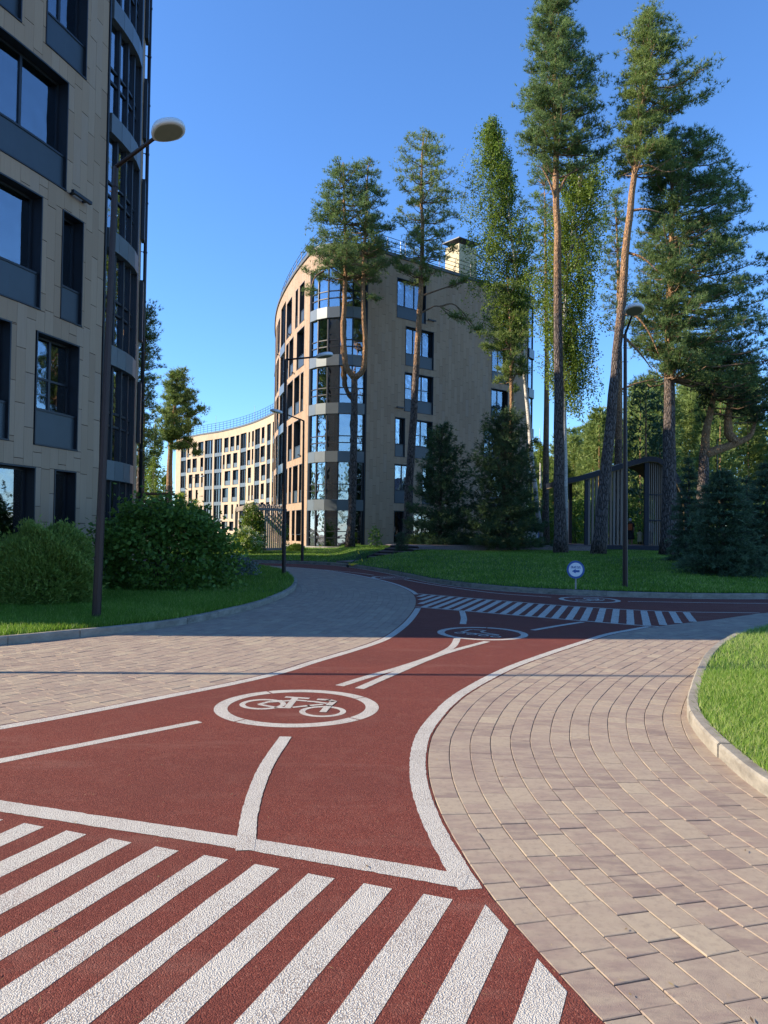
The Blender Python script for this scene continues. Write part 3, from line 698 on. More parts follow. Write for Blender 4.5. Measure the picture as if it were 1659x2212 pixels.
def lamp_bar(wl, s, z, parent, ln=.75):
    m = MB(wl.org); wl.slab(m, s, s + ln, z - .03, z + .05, .12, .20, 1); wl.slab(m, s + .1, s + .16, z - .02, z + .03, .0, .12, 1); wl.slab(m, s + ln - .16, s + ln - .1, z - .02, z + .03, 0, .12, 1); m.build('wall_light', 'dark_metal', parent)
ROOF = 20.4

# ---------------- the near block on the left
org = (-9.0, 17.0, 0.13)
LB = thing('apartment_block', org, 'near apartment block on the left with tan panels and black glazed bay', 'building', 'tan clad apartment blocks')
near = Wall(spline([(-10.95, 10.75), (-9.7, 13.95), (-8.54, 17.1), (-7.91, 19.3), (-7.66, 20.63)], .1), -1, org)
SN = near.S[-1]
hol = []; wins = []
def W(k, a, b, **kw): hol.append((a, b, WBOT(k) if k > 1 else .75, WTOP(k))); wins.append((k, a, b, kw))
W(6, 6.2, 7.05, lights=1); W(6, 7.83, 9.37, lights=2); W(5, 6.2, 7.05, lights=1); W(5, 7.83, 9.37, lights=2, blind=(.35, .85, .05, 'drape')); W(4, 6.0, 8.68, lights=2, blind=(0, .62, .0, 'blind'))
W(3, 5.2, 7.86, lights=2, blind=(.3, .92, .0, 'blind')); W(3, 8.57, 9.41, lights=1); W(2, 7.77, 9.35, lights=2, cross=True); W(2, 5.35, 6.98, lights=2)
W(1, 6.1, 7.84, lights=2, panel=0, blind=(.55, .95, 0, 'drape')); W(1, 8.5, 9.34, lights=1, panel=0, blind=(.0, .35, 0, 'blind'))
W(1, 3.3, 4.9, lights=2, panel=0); W(2, 3.2, 4.4, lights=2); W(3, 2.4, 4.0, lights=2); W(4, 2.5, 4.9, lights=2); W(5, 2.4, 4.8, lights=2)
cladding(near, .02, SN - .02, .0, ROOF, hol, LB, 300, 21)
for k, a, b, kw in wins: window(near, a, b, WBOT(k) if k > 1 else .75, WTOP(k), LB, **kw)
lamp_bar(near, 8.72, 9.88, LB)
lbw = Wall(spline([(-7.66, 20.63), (-7.52, 21.6), (-7.5, 22.5), (-7.64, 23.35)], .1), -1, org)
SB = lbw.S[-1]
bay(lbw, .16, SB - .3, 4, [2.85 + 3.17 * k for k in range(6)], LB, .35, ROOF - .4, .54, panelmat='grey_panel', glass='bay_glass', transoms=(.36, .5))
m = MB(org); lbw.slab(m, .0, .07, 0, ROOF, -.3, .03, 1); m.build('corner_trim', 'dark_metal', LB)
m = MB(org); lbw.slab(m, SB - .26, SB, 0, ROOF, -.3, .03, 2); m.build('corner_trim', 'dark_metal', LB)
m = MB(org); lbw.slab(m, 0.08, SB - .27, ROOF - .4, ROOF, -.3, .01); lbw.slab(m, 0.08, SB - .27, 0, .345, -.3, .0); m.build('bay_fascia', 'slate_panel', LB)
back = Wall(spline([(-7.64, 23.35), (-7.86, 24.3), (-8.35, 25.8), (-9.4, 28.6), (-11.3, 33.0), (-13.6, 37.6)], .2), -1, org)
cladding(back, .02, back.S[-1], .0, ROOF, [], LB, 0, 22)
m = MB(org)   # drain pipe with brackets at the turn of the wall
px_, py_ = back.P(1.25, 0, .13)[:2]
m.tube([(px_, py_, .2), (px_, py_, ROOF)], .055, 10); m.build('drain_pipe', 'dark_metal', LB, smooth=True)
for z in np.arange(2.4, 19, 1.6):
    m = MB(org); m.tube([(px_, py_, z), (px_, py_, z + .05)], .068, 10); m.bar((px_, py_, z + .025), back.P(1.2, z + .025, -.02), .02, .02); m.build('pipe_bracket', 'dark_metal', LB)
for z in (4.2, 7.4, 10.6, 13.8, 17.0):
    m = MB(org); back.slab(m, .55, .95, z, z + 1.9, .02, .12, 1); m.build('shutter', 'dark_metal', LB)
# body of the block, its roof, and the end facing the lamp off to the left: upper floors jut out, an unseen shape made up to let sun onto the lawn
core = [tuple(near.P(t, 0, -.31)[:2]) for t in np.linspace(2.35, SN, 8)] + [tuple(lbw.P(t, 0, -1.05)[:2]) for t in np.linspace(0.1, SB - .1, 5)] + [tuple(back.P(t, 0, -.31)[:2]) for t in np.linspace(.3, back.S[-1], 10)] + [(-26, 39), (-26, 13.2), (-13.5, 13.0)]
m = MB(org); m.prism(core, .0, ROOF - .2); m.build('core', 'joint_dark', LB)
over = [tuple(near.P(t, 0, -.31)[:2]) for t in np.linspace(0.0, 2.3, 4)] + [(-12.3, 13.05), (-12.9, 10.9)]
m = MB(org); m.prism(over, 3.35, ROOF - .25); m.build('added_overhang', 'joint_dark', LB)
roof_pts = [tuple(near.P(t, 0, .06)[:2]) for t in np.linspace(0, SN, 8)] + [tuple(lbw.P(t, 0, .08)[:2]) for t in np.linspace(0.2, SB - .1, 5)] + [tuple(back.P(t, 0, .06)[:2]) for t in np.linspace(.3, back.S[-1], 10)] + [(-26.2, 39.2), (-26.2, 10.6)]
m = MB(org); m.prism(roof_pts, ROOF + .003, ROOF + .18); m.build('roof', 'roof_sheet', LB)

# ---------------- the middle block with the rounded glazed corner
org = (-2.0, 54.0, 0.4)
MBK = thing('apartment_block', org, 'six storey tan apartment block behind the pines with rounded glass corner', 'building', 'tan clad apartment blocks')
fdir = np.array([.777, .629]); A0 = np.array([-1.3, 51.0])
front = Wall(np.array([A0 + fdir * t for t in np.linspace(0, 17.6, 36)]), -1, org)
hol, wins = [], []
W(6, 2.57, 5.25, lights=3); W(5, 3.4, 6.05, lights=3); W(4, 3.37, 6.05, lights=3, cross=True); W(3, 2.55, 3.45, lights=1); W(3, 4.2, 6.03, lights=2, cross=True); W(2, 2.55, 4.25, lights=2, blind=(.5, 1, 0, 'drape')); W(2, 5.1, 6.0, lights=1)
W(1, 2.56, 3.42, lights=1, panel=0); W(1, 4.31, 6.38, lights=2, panel=0)
W(6, 13.0, 14.7, lights=2); W(5, 12.1, 14.0, lights=2); W(4, 12.05, 13.95, lights=2); W(3, 11.3, 13.1, lights=2); W(2, 12.1, 13.9, lights=2); W(1, 11.3, 13.2, lights=2, panel=0)
cladding(front, .06, 16.2, .4, ROOF, hol, MBK, 300, 31)
for k, a, b, kw in wins: window(front, a, b, WBOT(k) if k > 1 else 1.2, WTOP(k), MBK, **kw)
for s, z in ((2.57, 10.05), (5.35, 16.6), (13.2, 10.1)): lamp_bar(front, s, z, MBK)
ML_PTS = spline([(-4.83, 51.1), (-7, 57), (-9, 64), (-10.3, 71), (-11, 78), (-10.8, 88)], .15); iL = int(np.argmin(np.abs(arclen(ML_PTS) - 1.2)))
side_w = Wall(ML_PTS, 1, org)
hol, wins = [], []
W(6, 2.68, 3.97, lights=1); W(6, 4.56, 5.3, lights=1); W(6, 6.64, 8.8, lights=2); W(5, 2.55, 4.64, lights=2); W(5, 5.83, 7.42, lights=1); W(5, 7.8, 8.8, lights=1)
W(4, 2.6, 3.32, lights=1); W(4, 3.7, 5.29, lights=1); W(4, 5.8, 8.03, lights=2); W(3, 3.18, 5.19, lights=2); W(3, 5.82, 7.37, lights=1); W(3, 7.9, 8.8, lights=1)
W(2, 2.63, 3.33, lights=1); W(2, 3.77, 5.24, lights=1); W(2, 5.8, 6.7, lights=1); W(2, 7.4, 8.8, lights=1); W(1, 2.6, 4.0, lights=1, panel=0); W(1, 4.44, 5.35, lights=1, panel=0); W(1, 6.2, 8.2, lights=2, panel=0)
stripA = (9.4, 12.0); stripB = (17.2, 19.8)
for k in range(1, 7):
    a = 12.7 + (.4 if k % 2 else 0); W(k, a, a + 1.5, lights=1, panel=.85 if k > 1 else 0); W(k, a + 2.1, a + 3.2, lights=1, panel=.85 if k > 1 else 0)
cladding(side_w, 1.2, 29., .4, ROOF, hol + [(*stripA, .4, ROOF - .9), (*stripB, .4, ROOF - .9)], MBK, 120, 32)
for k, a, b, kw in wins: window(side_w, a, b, WBOT(k) if k > 1 else 1.2, WTOP(k), MBK, **kw)
for st in (stripA, stripB): bay(side_w, st[0], st[1], 2, [2.85 + 3.17 * k for k in range(5)], MBK, .5, ROOF - .9, .7, rails=False)
for s, z in ((5.3, 13.05), (7.0, 16.3), (3.0, 6.8), (12.8, 16)): lamp_bar(side_w, s, z, MBK, .3)
# rounded corner
L_ = side_w.c[iL]; R_ = A0; ch = R_ - L_; cl = np.linalg.norm(ch); nb = np.array([ch[1], -ch[0]]) / cl; sag = 1.0; rad = (cl * cl / 4 + sag * sag) / (2 * sag); cc = (L_ + R_) / 2 - nb * (rad - sag)
a0, a1 = math.atan2(*(L_ - cc)[::-1]), math.atan2(*(R_ - cc)[::-1])
if a1 < a0: a1 += 2 * math.pi
corner = Wall(np.array([cc + rad * np.array([math.cos(a), math.sin(a)]) for a in np.linspace(a0, a1, 40)]), -1, org)
SCn = corner.S[-1]; dr = {(k, i): ('blind' if (k * 5 + i * 3) % 7 == 2 else 'drape') for k in range(6) for i in range(5) if (k * 3 + i * 7) % 4 < 2}
bay(corner, .22, SCn - .12, 5, [2.86 + 3.2 * k for k in range(5)], MBK, .5, ROOF - 1.35, .72, drapes=dr, transoms=(.22, .40))
m = MB(org); corner.slab(m, .0, .17, .4, ROOF - 1.35, -.9, -.02, 1); m.build('corner_trim', 'dark_metal', MBK)
m = MB(org); corner.slab(m, SCn - .07, SCn + .0, .4, ROOF, -.9, .03, 1); m.build('corner_trim', 'dark_metal', MBK)
cladding(corner, .0, SCn - .08, ROOF - 1.33, ROOF, [], MBK, 0, 33)
# rounded far end of the front
e0 = A0 + fdir * 16.3; fn = np.array([fdir[1], -fdir[0]])
endc = e0 - fn * 1.9
endw = Wall(np.array([endc + 1.9 * (math.cos(a) * fn + math.sin(a) * fdir) for a in np.linspace(0, 2.0, 24)]), -1, org)
bay(endw, .1, endw.S[-1] - .1, 3, [2.86 + 3.2 * k for k in range(5)], MBK, .5, ROOF - .6, .72, rails=False)
m = MB(org); endw.slab(m, .0, endw.S[-1], ROOF - .6, ROOF, -.3, .02); m.build('bay_fascia', 'slate_panel', MBK)
core = [tuple(side_w.P(t, 0, -.95)[:2]) for t in np.linspace(28.6, 2.4, 16)] + [tuple(corner.P(t, 0, -1.02)[:2]) for t in np.linspace(.2, SCn - .2, 6)] + [tuple(front.P(t, 0, -.92)[:2]) for t in np.linspace(1.0, 15.6, 6)] + [tuple(endc + fdir * .6), (11, 76)]
m = MB(org); m.prism(core, .35, ROOF - .1); m.build('core', 'joint_dark', MBK)
rim = [tuple(side_w.P(t, 0, .10)[:2]) for t in np.linspace(29, 1.3, 24)] + [tuple(corner.P(t, 0, .10)[:2]) for t in np.linspace(.2, SCn - .1, 8)] + [tuple(front.P(t, 0, .10)[:2]) for t in np.linspace(.3, 16, 5)] + [tuple(endw.P(t, 0, .10)[:2]) for t in np.linspace(.2, endw.S[-1], 6)] + [(12, 79)]
m = MB(org); m.prism(rim, ROOF + .003, ROOF + .22); m.build('roof', 'roof_sheet', MBK)
rc = np.array(rim[:-1]); railing(spline(rc, .5), ROOF + .22, MBK, side=-1, off=-.35 * -1)
m = MB(org); cx_, cy_, _ = D(996, 550, 59); m.box((cx_, cy_, ROOF + 1.6), (1.9, 1.5, 2.9), R(39)); ch_ = m.build('chimney', 'yellow_render', MBK)
m = MB(org); m.box((cx_, cy_, ROOF + 3.42), (2.3, 1.9, .07), R(39))
for dx in (-.8, .8):
    for dy in (-.6, .6):
        q = np.array([cx_, cy_]) + np.array([dx * math.cos(R(39)) - dy * math.sin(R(39)), dx * math.sin(R(39)) + dy * math.cos(R(39))]); m.tube([(*q, ROOF + 3.05), (*q, ROOF + 3.4)], .03, 5)
m.build('chimney_cap', 'dark_metal', MBK)
for x_, y_ in ((685, 500), (865, 470)):
    p = D(x_, 560, 56); m = MB(org); m.tube([(p[0], p[1], ROOF), (p[0], p[1], ROOF + 2.4)], .012, 4); m.build('aerial', 'galvanised', MBK)
m = MB(org); m.prism([tuple(side_w.P(t, 0, .9)[:2]) for t in np.linspace(4, 1.3, 4)] + [tuple(corner.P(t, 0, .5)[:2]) for t in np.linspace(0.1, SCn, 7)] + [tuple(front.P(.6, 0, .6)[:2]), tuple(front.P(.6, 0, -.5)[:2]), tuple(side_w.P(4, 0, -.5)[:2])], .2, .47); m.build('plinth', 'concrete', MBK)

# ---------------- the far curved block
org = (-30.0, 145.0, 0.4)
FB = thing('apartment_block', org, 'far curved sunlit apartment block with rows of windows at the end of the path', 'building', 'tan clad apartment blocks')
far = Wall(spline([(-44.6, 164), (-37.4, 155.3), (-31, 148.2), (-24, 137.5), (-17.7, 124), (-13, 110), (-10.5, 100)], .3), -1, org)
def far_s(zx):   # where a column seen in the photograph meets this facade
    r = ray(356.6 + zx * .1984, 1040); c = far.c[:, 0] * r[1] - far.c[:, 1] * r[0]; i = int(np.argmin(np.abs(c))); return float(far.S[i])
strips = [(165, 228), (425, 510), (530, 612), (815, 875), (970, 1025), (1098, 1143), (1160, 1200)]
strips = [(far_s(a), far_s(b)) for a, b in strips]
gapsF = [(228, 425), (612, 815), (875, 970), (1025, 1098), (1143, 1160)]
hol = [(a, b, 1.0, ROOF - 1.25) for a, b in strips]; fw = []
rg = random.Random(12)
for a, b in gapsF[:4]:
    a, b = far_s(a) + .5, far_s(b) - .5
    for k in range(1, 7):
        t = a + rg.choice((.0, .5, .9))
        while t < b - .7:
            w_ = rg.choice((.85, 1.7, 1.9, 2.6)); w_ = min(w_, b - t)
            if w_ < .6: break
            fw.append((t, t + w_, WBOT(k) if k > 1 else 1.2, WTOP(k), k)); t += w_ + rg.choice((.8, 1.1, 1.6))
hol += [f[:4] for f in fw]
bk = [(0, far.S[-1], .4, ROOF)]
for h in hol: bk = subtract(bk, h)
m = MB(org)
for r in bk: far.slab(m, *r, -.5, 0)
m.build('wall', 'cladding_far', FB)
for a, b, z0, z1, k in fw:
    wn = tag(bpy.data.objects.new('window', None)); COL.objects.link(wn); wn.parent = FB
    m = MB(org); far.slab(m, a, b, z1 - .04, z1, -.4, .03, 1); far.slab(m, a, b, z0, z0 + .04, -.4, .03, 1); far.slab(m, a, a + .05, z0 + .04, z1 - .04, -.4, .025, 1); far.slab(m, b - .05, b, z0 + .04, z1 - .04, -.4, .025, 1)
    far.slab(m, (a + b) / 2 - .04, (a + b) / 2 + .04, z0 + .85, z1 - .04, -.38, -.28, 1); m.build('frame', 'dark_metal', wn)
    m = MB(org); far.slab(m, a + .05, b - .05, z0 + .04, z1 - .04, -.4, -.35, 1); m.build('pane', 'far_glass', wn)
    if k > 1: m = MB(org); far.slab(m, a + .05, b - .05, z0 + .04, z0 + .88, -.3, -.08, 1); m.build('apron_panel', 'grey_panel', wn)
for a, b in strips:
    m = MB(org); far.slab(m, a, b, 1.0, ROOF - 1.25, -.45, -.35, 2); m.build('pane', 'far_glass', FB)
    m = MB(org)
    for t in np.linspace(a, b, 4): far.slab(m, t - .06, t + .06, 1.0, ROOF - 1.25, -.36, -.2, 1)
    m.build('mullions', 'dark_metal', FB)
    for z in [2.9 + 3.2 * k for k in range(5)]:
        m = MB(org); far.slab(m, a, b, z, z + .7, -.36, -.05, 2); m.build('spandrel_panel', 'grey_panel', FB)
m = MB(org); m.prism([tuple(far.P(t, 0, .1)[:2]) for t in np.linspace(0, far.S[-1], 24)] + [(14, 110), (-30, 176)], ROOF + .003, ROOF + .3); m.build('roof', 'roof_sheet', FB)
railing(far.c, ROOF + .3, FB, side=-1, off=.35, post=1.5, h=1.7, rails=4, r=.032)
m = MB(org); m.prism([tuple(far.P(t, 0, -.52)[:2]) for t in np.linspace(0, far.S[-1], 24)] + [(14, 110), (-30, 176)], .3, ROOF); m.build('core', 'joint_dark', FB)
for s in (14, 30):
    p = far.P(s, 0, -2); m = MB(org); m.tube([(p[0], p[1], ROOF), (p[0], p[1], ROOF + 4)], .025, 4); m.build('aerial', 'galvanised', FB)

# ================================================================== TREES AND SHRUBS
def blades(C, A, size, K, rg, wid=.15, spread=.85, flat=1.):
    """K thin triangles round each tuft centre C with axis A"""
    n_ = len(C); Cn = np.repeat(C, K, 0); An = np.repeat(A, K, 0); Sn = np.repeat(size, K)
    d = An * .55 + rg.normal(0, spread * .6, (n_ * K, 3)); d[:, 2] *= flat; d /= np.linalg.norm(d, axis=1)[:, None] + 1e-9
    s = np.cross(d, rg.normal(0, 1, (n_ * K, 3))); s /= np.linalg.norm(s, axis=1)[:, None] + 1e-9
    L = (Sn * rg.uniform(.6, 1.15, n_ * K))[:, None]; b = Cn - d * L * .12
    return np.stack([b + s * L * wid * .5, b - s * L * wid * .5, b + d * L], 1).reshape(-1, 3)
def leaves(C, size, rg, fold=.35, droop=0.):
    """rhombic leaves, one quad each"""
    n_ = len(C); d = rg.normal(0, 1, (n_, 3)); d[:, 2] = d[:, 2] * .6 - droop; d /= np.linalg.norm(d, axis=1)[:, None]
    s = np.cross(d, rg.normal(0, 1, (n_, 3)) + np.array([0, 0, .8])); s /= np.linalg.norm(s, axis=1)[:, None]
    L = (size * rg.uniform(.6, 1.2, n_))[:, None]; up = np.cross(s, d) * L * fold * .3
    return np.stack([C, C + d * L * .5 + s * L * .36 + up, C + d * L, C + d * L * .5 - s * L * .36 + up], 1).reshape(-1, 3)
def stem_tubes(mb, pts, r0, r1, n=9, seg=14, wob=.02, rg=None, flare=0.):
    c = spline(pts, n=max(3, seg // max(1, len(pts) - 1))); t = arclen3(c); t /= t[-1]
    r = r0 * (1 - t) ** .75 + r1; r = r * (1 + flare * np.exp(-t * 38))
    if rg is not None: c[1:-1, :2] += rg.normal(0, wob, (len(c) - 2, 2))
    for i in range(len(c) - 1):
        mb.tone = float(t[i]) if mb.tlo is None else mb.tlo + (mb.thi - mb.tlo) * float(t[i])
        pass
    b = len(mb.f); mb.tube(c, r, n)
    per = n
    for i in range(len(c) - 1):
        v = float(t[i]); v = v if mb.tlo is None else mb.tlo + (mb.thi - mb.tlo) * v
        for k in range(per): mb.t[b + i * per + k] = v
    return c
def arclen3(c): return np.concatenate([[0], np.cumsum(np.linalg.norm(np.diff(c, axis=0), axis=1))])
def needles_at(cent, axis, rg, sz, K, mat, name, par, org, wid=.115, tmu=.5, spread=.85, flat=1., tadd=0.):
    cent = np.array(cent); axis = np.array(axis); size = sz * rg.uniform(.7, 1.25, len(cent))
    V = blades(cent, axis, size, K, rg, wid, spread, flat) - np.array(org)
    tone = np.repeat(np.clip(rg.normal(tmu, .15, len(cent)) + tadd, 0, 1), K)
    return link(name, tri_mesh(name, V, tone), mat, par)
def pine(label, d, stems, prof, r0, nb, seed, sz=.23, K=10, mat='pine_needles', dens=4.3, extra=(), base_tone=0., dead=(), group='tall pines', name='pine_tree', lift=.25, pad=.31, tmu=.5, clump=10, bare=.35, asym=None, cat='pine tree', basez=None):
    """stems: px paths at distance d (first is the trunk); prof: crown outline as (y, left x, right x)"""
    rg = np.random.default_rng(seed)
    W3 = [[np.array(D(x, y, d)) for x, y in s] for s in stems]
    b0 = W3[0][0]; 
    if basez is None: basez = ground_z(b0[0], b0[1]) - .06
    W3[0][0] = np.array([b0[0], b0[1], basez]); org = tuple(W3[0][0])
    t_ = thing(name, org, label, cat, group)
    tm = MB(org); tm.tlo = None; curves = []
    for i, s in enumerate(W3):
        tm.tlo, tm.thi = (0. + base_tone, .44 if (len(stems) > 2 and stems[1][0] == stems[0][-1]) else 1.) if i == 0 else (.5, 1.)
        rr = r0 if i == 0 else r0 * .62
        if len(W3) > 1 and i == 0 and len(stems) > 2 and stems[1][0] == stems[0][-1]: end = rr * .66
        else: end = .025
        curves.append(stem_tubes(tm, s, rr - end if end > .1 else rr, end, rg=rg, flare=.35 if i == 0 else 0., n=11))
    tm.build('trunk', 'pine_bark', t_, smooth=True)
    allc = np.concatenate(curves); sid = np.concatenate([np.full(len(c), i) for i, c in enumerate(curves)])
    P = [(D(0, y, d)[2], D(xl, y, d)[0], D(xr, y, d)[0]) for y, xl, xr in prof]; P.sort()
    zz, xl, xr = map(np.array, zip(*P)); z0, z1 = zz[0], zz[-1]
    bm = MB(org); cent, axis, tcl = [], [], []
    ga = 2.39996
    def branch(start, end, r, sub=True, curl=.12, n_cl=None):
        start, end = np.array(start), np.array(end); L = np.linalg.norm(end - start)
        t = np.linspace(0, 1, 6)[:, None]; c = start + (end - start) * t; c[:, 2] += np.sin(t[:, 0] * math.pi) * -L * curl * .5 + (t[:, 0] ** 2 - t[:, 0]) * L * curl
        c[1:-1] += rg.normal(0, L * .02, (4, 3)); bm.tube(c, np.linspace(r, .012, 6), 4, cap=False)
        m = n_cl if n_cl is not None else max(3, int(L * dens))
        for _ in range(m):
            tt = bare + (1.02 - bare) * rg.random() ** .75; i = min(int(tt * 5), 4); f = tt * 5 - i; p = c[i] * (1 - f) + c[i + 1] * f
            w_ = (.16 + .22 * L * (1.05 - .6 * tt)); q = p + np.array([rg.normal(0, w_ * .6), rg.normal(0, w_ * .6), abs(rg.normal(0, .10)) + .03])
            if rg.random() < .25: bm.tube(np.stack([p, (p + q) / 2 + [0, 0, .03], q]), [.012, .009, .006], 3, cap=False)
            k = clump; off = rg.normal(0, 1, (k, 3)) * np.array([pad, pad, pad * .55]) * .5 * rg.uniform(.6, 1.25)
            out = q - start; out[2] = 0; out /= np.linalg.norm(out) + 1e-6
            tc_ = rg.normal(0, .16)
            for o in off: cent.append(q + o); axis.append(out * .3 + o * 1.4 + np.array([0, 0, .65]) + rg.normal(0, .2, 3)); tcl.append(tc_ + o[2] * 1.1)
    for i in range(nb):
        u = (i + rg.random()) / nb; z = z0 + (z1 - z0) * u; L_, R_ = np.interp(z, zz, xl), np.interp(z, zz, xr)
        az = i * ga + rg.normal(0, .4)
        # attach to the nearest stem point a little below
        cand = np.abs(allc[:, 2] - (z - .3)) < .9
        if not cand.any(): cand = np.abs(allc[:, 2] - z) == np.abs(allc[:, 2] - z).min()
        idx = np.nonzero(cand)[0]; ax_ = allc[idx[rg.integers(len(idx))]]
        ca, sa = math.cos(az), math.sin(az)
        reach = (R_ - ax_[0]) if ca > 0 else (ax_[0] - L_)
        wid_ = max((R_ - L_) / 2, .25)
        k_ = rg.uniform(.62, 1.03) if rg.random() < .8 else rg.uniform(.3, .6)
        rx = max(reach, .15) * k_; ry = wid_ * k_ * .95
        st = ax_ + np.array([0, 0, 0]); up = lift * math.hypot(rx * ca, ry * sa) * (.4 + u)
        en = np.array([ax_[0] + rx * ca, ax_[1] + ry * sa, z + rg.normal(0, .12)]); st = np.array([ax_[0], ax_[1], min(ax_[2], en[2] - up * .5)])
        branch(st, en, .018 + .012 * np.linalg.norm(en - st))
    for path, ncl in extra:
        pts = [np.array(D(x, y, d + dd)) for x, y, dd in path]
        bm.tube(spline(pts, n=5), np.linspace(.07, .02, 5 * (len(pts) - 1) + 1), 5, cap=False)
        if ncl: branch(pts[-2], pts[-1], .03, n_cl=ncl)
    for path in dead:
        pts = [np.array(D(x, y, d + dd)) for x, y, dd in path]; dm = MB(org); dm.tone = .7; dm.tube(spline(pts, n=5), np.linspace(.075, .015, 5 * (len(pts) - 1) + 1), 6); dm.build('bare_limb', 'pine_bark', t_, smooth=True)
    bm.build('branches', 'branch_bark', t_, smooth=True)
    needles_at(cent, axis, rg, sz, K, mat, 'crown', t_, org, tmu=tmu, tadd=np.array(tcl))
    return t_
pine('forked pine with two orange stems in front of the rounded glass corner', 47, [[(756, 1192), (762, 1080), (765, 950), (766, 850), (766, 818)], [(766, 818), (746, 785), (741, 700), (747, 600), (744, 430), (741, 350)], [(766, 818), (786, 795), (788, 730), (783, 640), (789, 500), (795, 352)]],
     [(341, 728, 808), (365, 712, 822), (379, 690, 826), (404, 688, 842), (436, 684, 846), (478, 662, 848), (503, 678, 838), (535, 640, 846), (565, 645, 836), (588, 650, 815)], .26, 130, 41, dens=4.4, extra=[([(700, 585, -.5), (680, 600, -.6), (668, 640, -.8)], 10), ([(760, 600, 0), (790, 630, 0), (812, 650, 0)], 7)], tmu=.45)
pine('slender pine with sparse crown in front of the shaded panel wall', 48, [[(878, 1180), (884, 1050), (893, 900), (902, 740), (908, 640), (912, 520), (910, 400), (915, 285)]],
     [(275, 905, 938), (300, 866, 966), (350, 860, 975), (400, 852, 1000), (450, 852, 1008), (495, 862, 1010), (520, 880, 995), (550, 842, 955), (582, 838, 945), (598, 850, 930)], .27, 84, 42, extra=[([(905, 680, 0), (925, 668, -.3), (950, 662, -.6), (1000, 690, -.8)], 14), ([(950, 662, -.6), (985, 660, -.6), (1035, 720, -.8)], 14), ([(909, 640, 0), (960, 622, -.6), (1010, 605, -1)], 14)], tmu=.6, mat='pine_needles_warm')
pine('tallest pine, straight orange trunk rising out of the top of the picture', 38, [[(1211, 1205), (1209, 1050), (1207, 850), (1205, 600), (1203, 450), (1200, 250), (1196, 80), (1193, -70)]],
     [(-50, 1175, 1220), (0, 1157, 1252), (50, 1143, 1262), (90, 1140, 1268), (130, 1125, 1288), (170, 1124, 1298), (220, 1126, 1306), (262, 1118, 1322), (290, 1122, 1324), (318, 1145, 1318), (340, 1175, 1290)], .27, 190, 43, dens=5.2, dead=[[(1203, 445, 0), (1190, 400, -.2), (1172, 365, -.3), (1160, 358, -.3)], [(1204, 420, 0), (1225, 380, -.2), (1240, 372, -.2)]], tmu=.5)
pine('leaning pine with orange upper trunk growing right beside the pavilion', 36, [[(1292, 1209), (1305, 1050), (1320, 900), (1333, 760), (1348, 600), (1360, 460), (1375, 340), (1390, 200), (1398, 100), (1402, 15)]],
     [(6, 1388, 1412), (40, 1358, 1462), (80, 1348, 1478), (120, 1348, 1500), (158, 1346, 1565), (190, 1348, 1540), (225, 1338, 1470), (262, 1330, 1440), (300, 1335, 1500), (340, 1330, 1500)], .27, 140, 44, dens=4.9, dead=[[(1367, 365, 0), (1400, 358, -.4), (1440, 372, -.6), (1478, 360, -.7)], [(1362, 455, 0), (1395, 452, -.3), (1430, 460, -.4)], [(1354, 545, 0), (1390, 558, -.3), (1425, 590, -.5)], [(1343, 680, 0), (1372, 682, -.4), (1400, 715, -.6), (1425, 770, -.6)], [(1340, 720, 0), (1380, 760, 0), (1410, 800, .2)], [(1325, 850, 0), (1370, 830, .4), (1420, 818, .6)]], tmu=.55, mat='pine_needles_warm')
pine('thick trunked pine with wide dark crown left of the blue spruces', 38, [[(1445, 1206), (1446, 1050), (1446, 880), (1447, 700), (1449, 560), (1452, 430), (1456, 320)]],
     [(268, 1440, 1500), (300, 1405, 1560), (340, 1388, 1600), (380, 1390, 1610), (430, 1392, 1625), (480, 1388, 1640), (540, 1385, 1652), (600, 1378, 1670), (660, 1370, 1680), (720, 1385, 1690), (790, 1400, 1680)], .36, 260, 45, dens=4.7, dead=[[(1450, 545, 0), (1480, 520, -.4), (1510, 515, -.6)], [(1449, 600, 0), (1500, 590, -.4), (1560, 610, -.6)]], tmu=.42)
pine('slim pine trunk behind the tallest pine, lit orange in the middle', 56, [[(1178, 1182), (1180, 950), (1181, 750), (1179, 560), (1176, 400)]], [(330, 1130, 1192), (380, 1120, 1205), (450, 1118, 1205), (520, 1128, 1215), (600, 1140, 1215), (660, 1160, 1205)], .24, 60, 46, tmu=.5, base_tone=.25)
pine('bright orange pine trunk with low tufts beside the leaning birch', 45, [[(1098, 1180), (1103, 1000), (1105, 860), (1101, 700), (1096, 600)]], [(600, 1075, 1120), (660, 1050, 1135), (700, 1035, 1130), (745, 1036, 1120), (760, 1080, 1135), (785, 1080, 1150), (815, 1035, 1085)], .17, 34, 47, sz=.3, tmu=.55, base_tone=.35, mat='pine_needles_warm', extra=[([(1104, 830, 0), (1118, 800, 0), (1132, 780, 0)], 6)])
pine('pine behind the leaning pine, its pale trunk seen above the pavilion roof', 54, [[(1334, 1175), (1336, 950), (1338, 780), (1336, 600), (1330, 430)]], [(390, 1300, 1345), (430, 1285, 1350), (500, 1275, 1350), (560, 1280, 1352), (620, 1282, 1360), (690, 1292, 1350)], .30, 62, 48, tmu=.45, base_tone=.2)
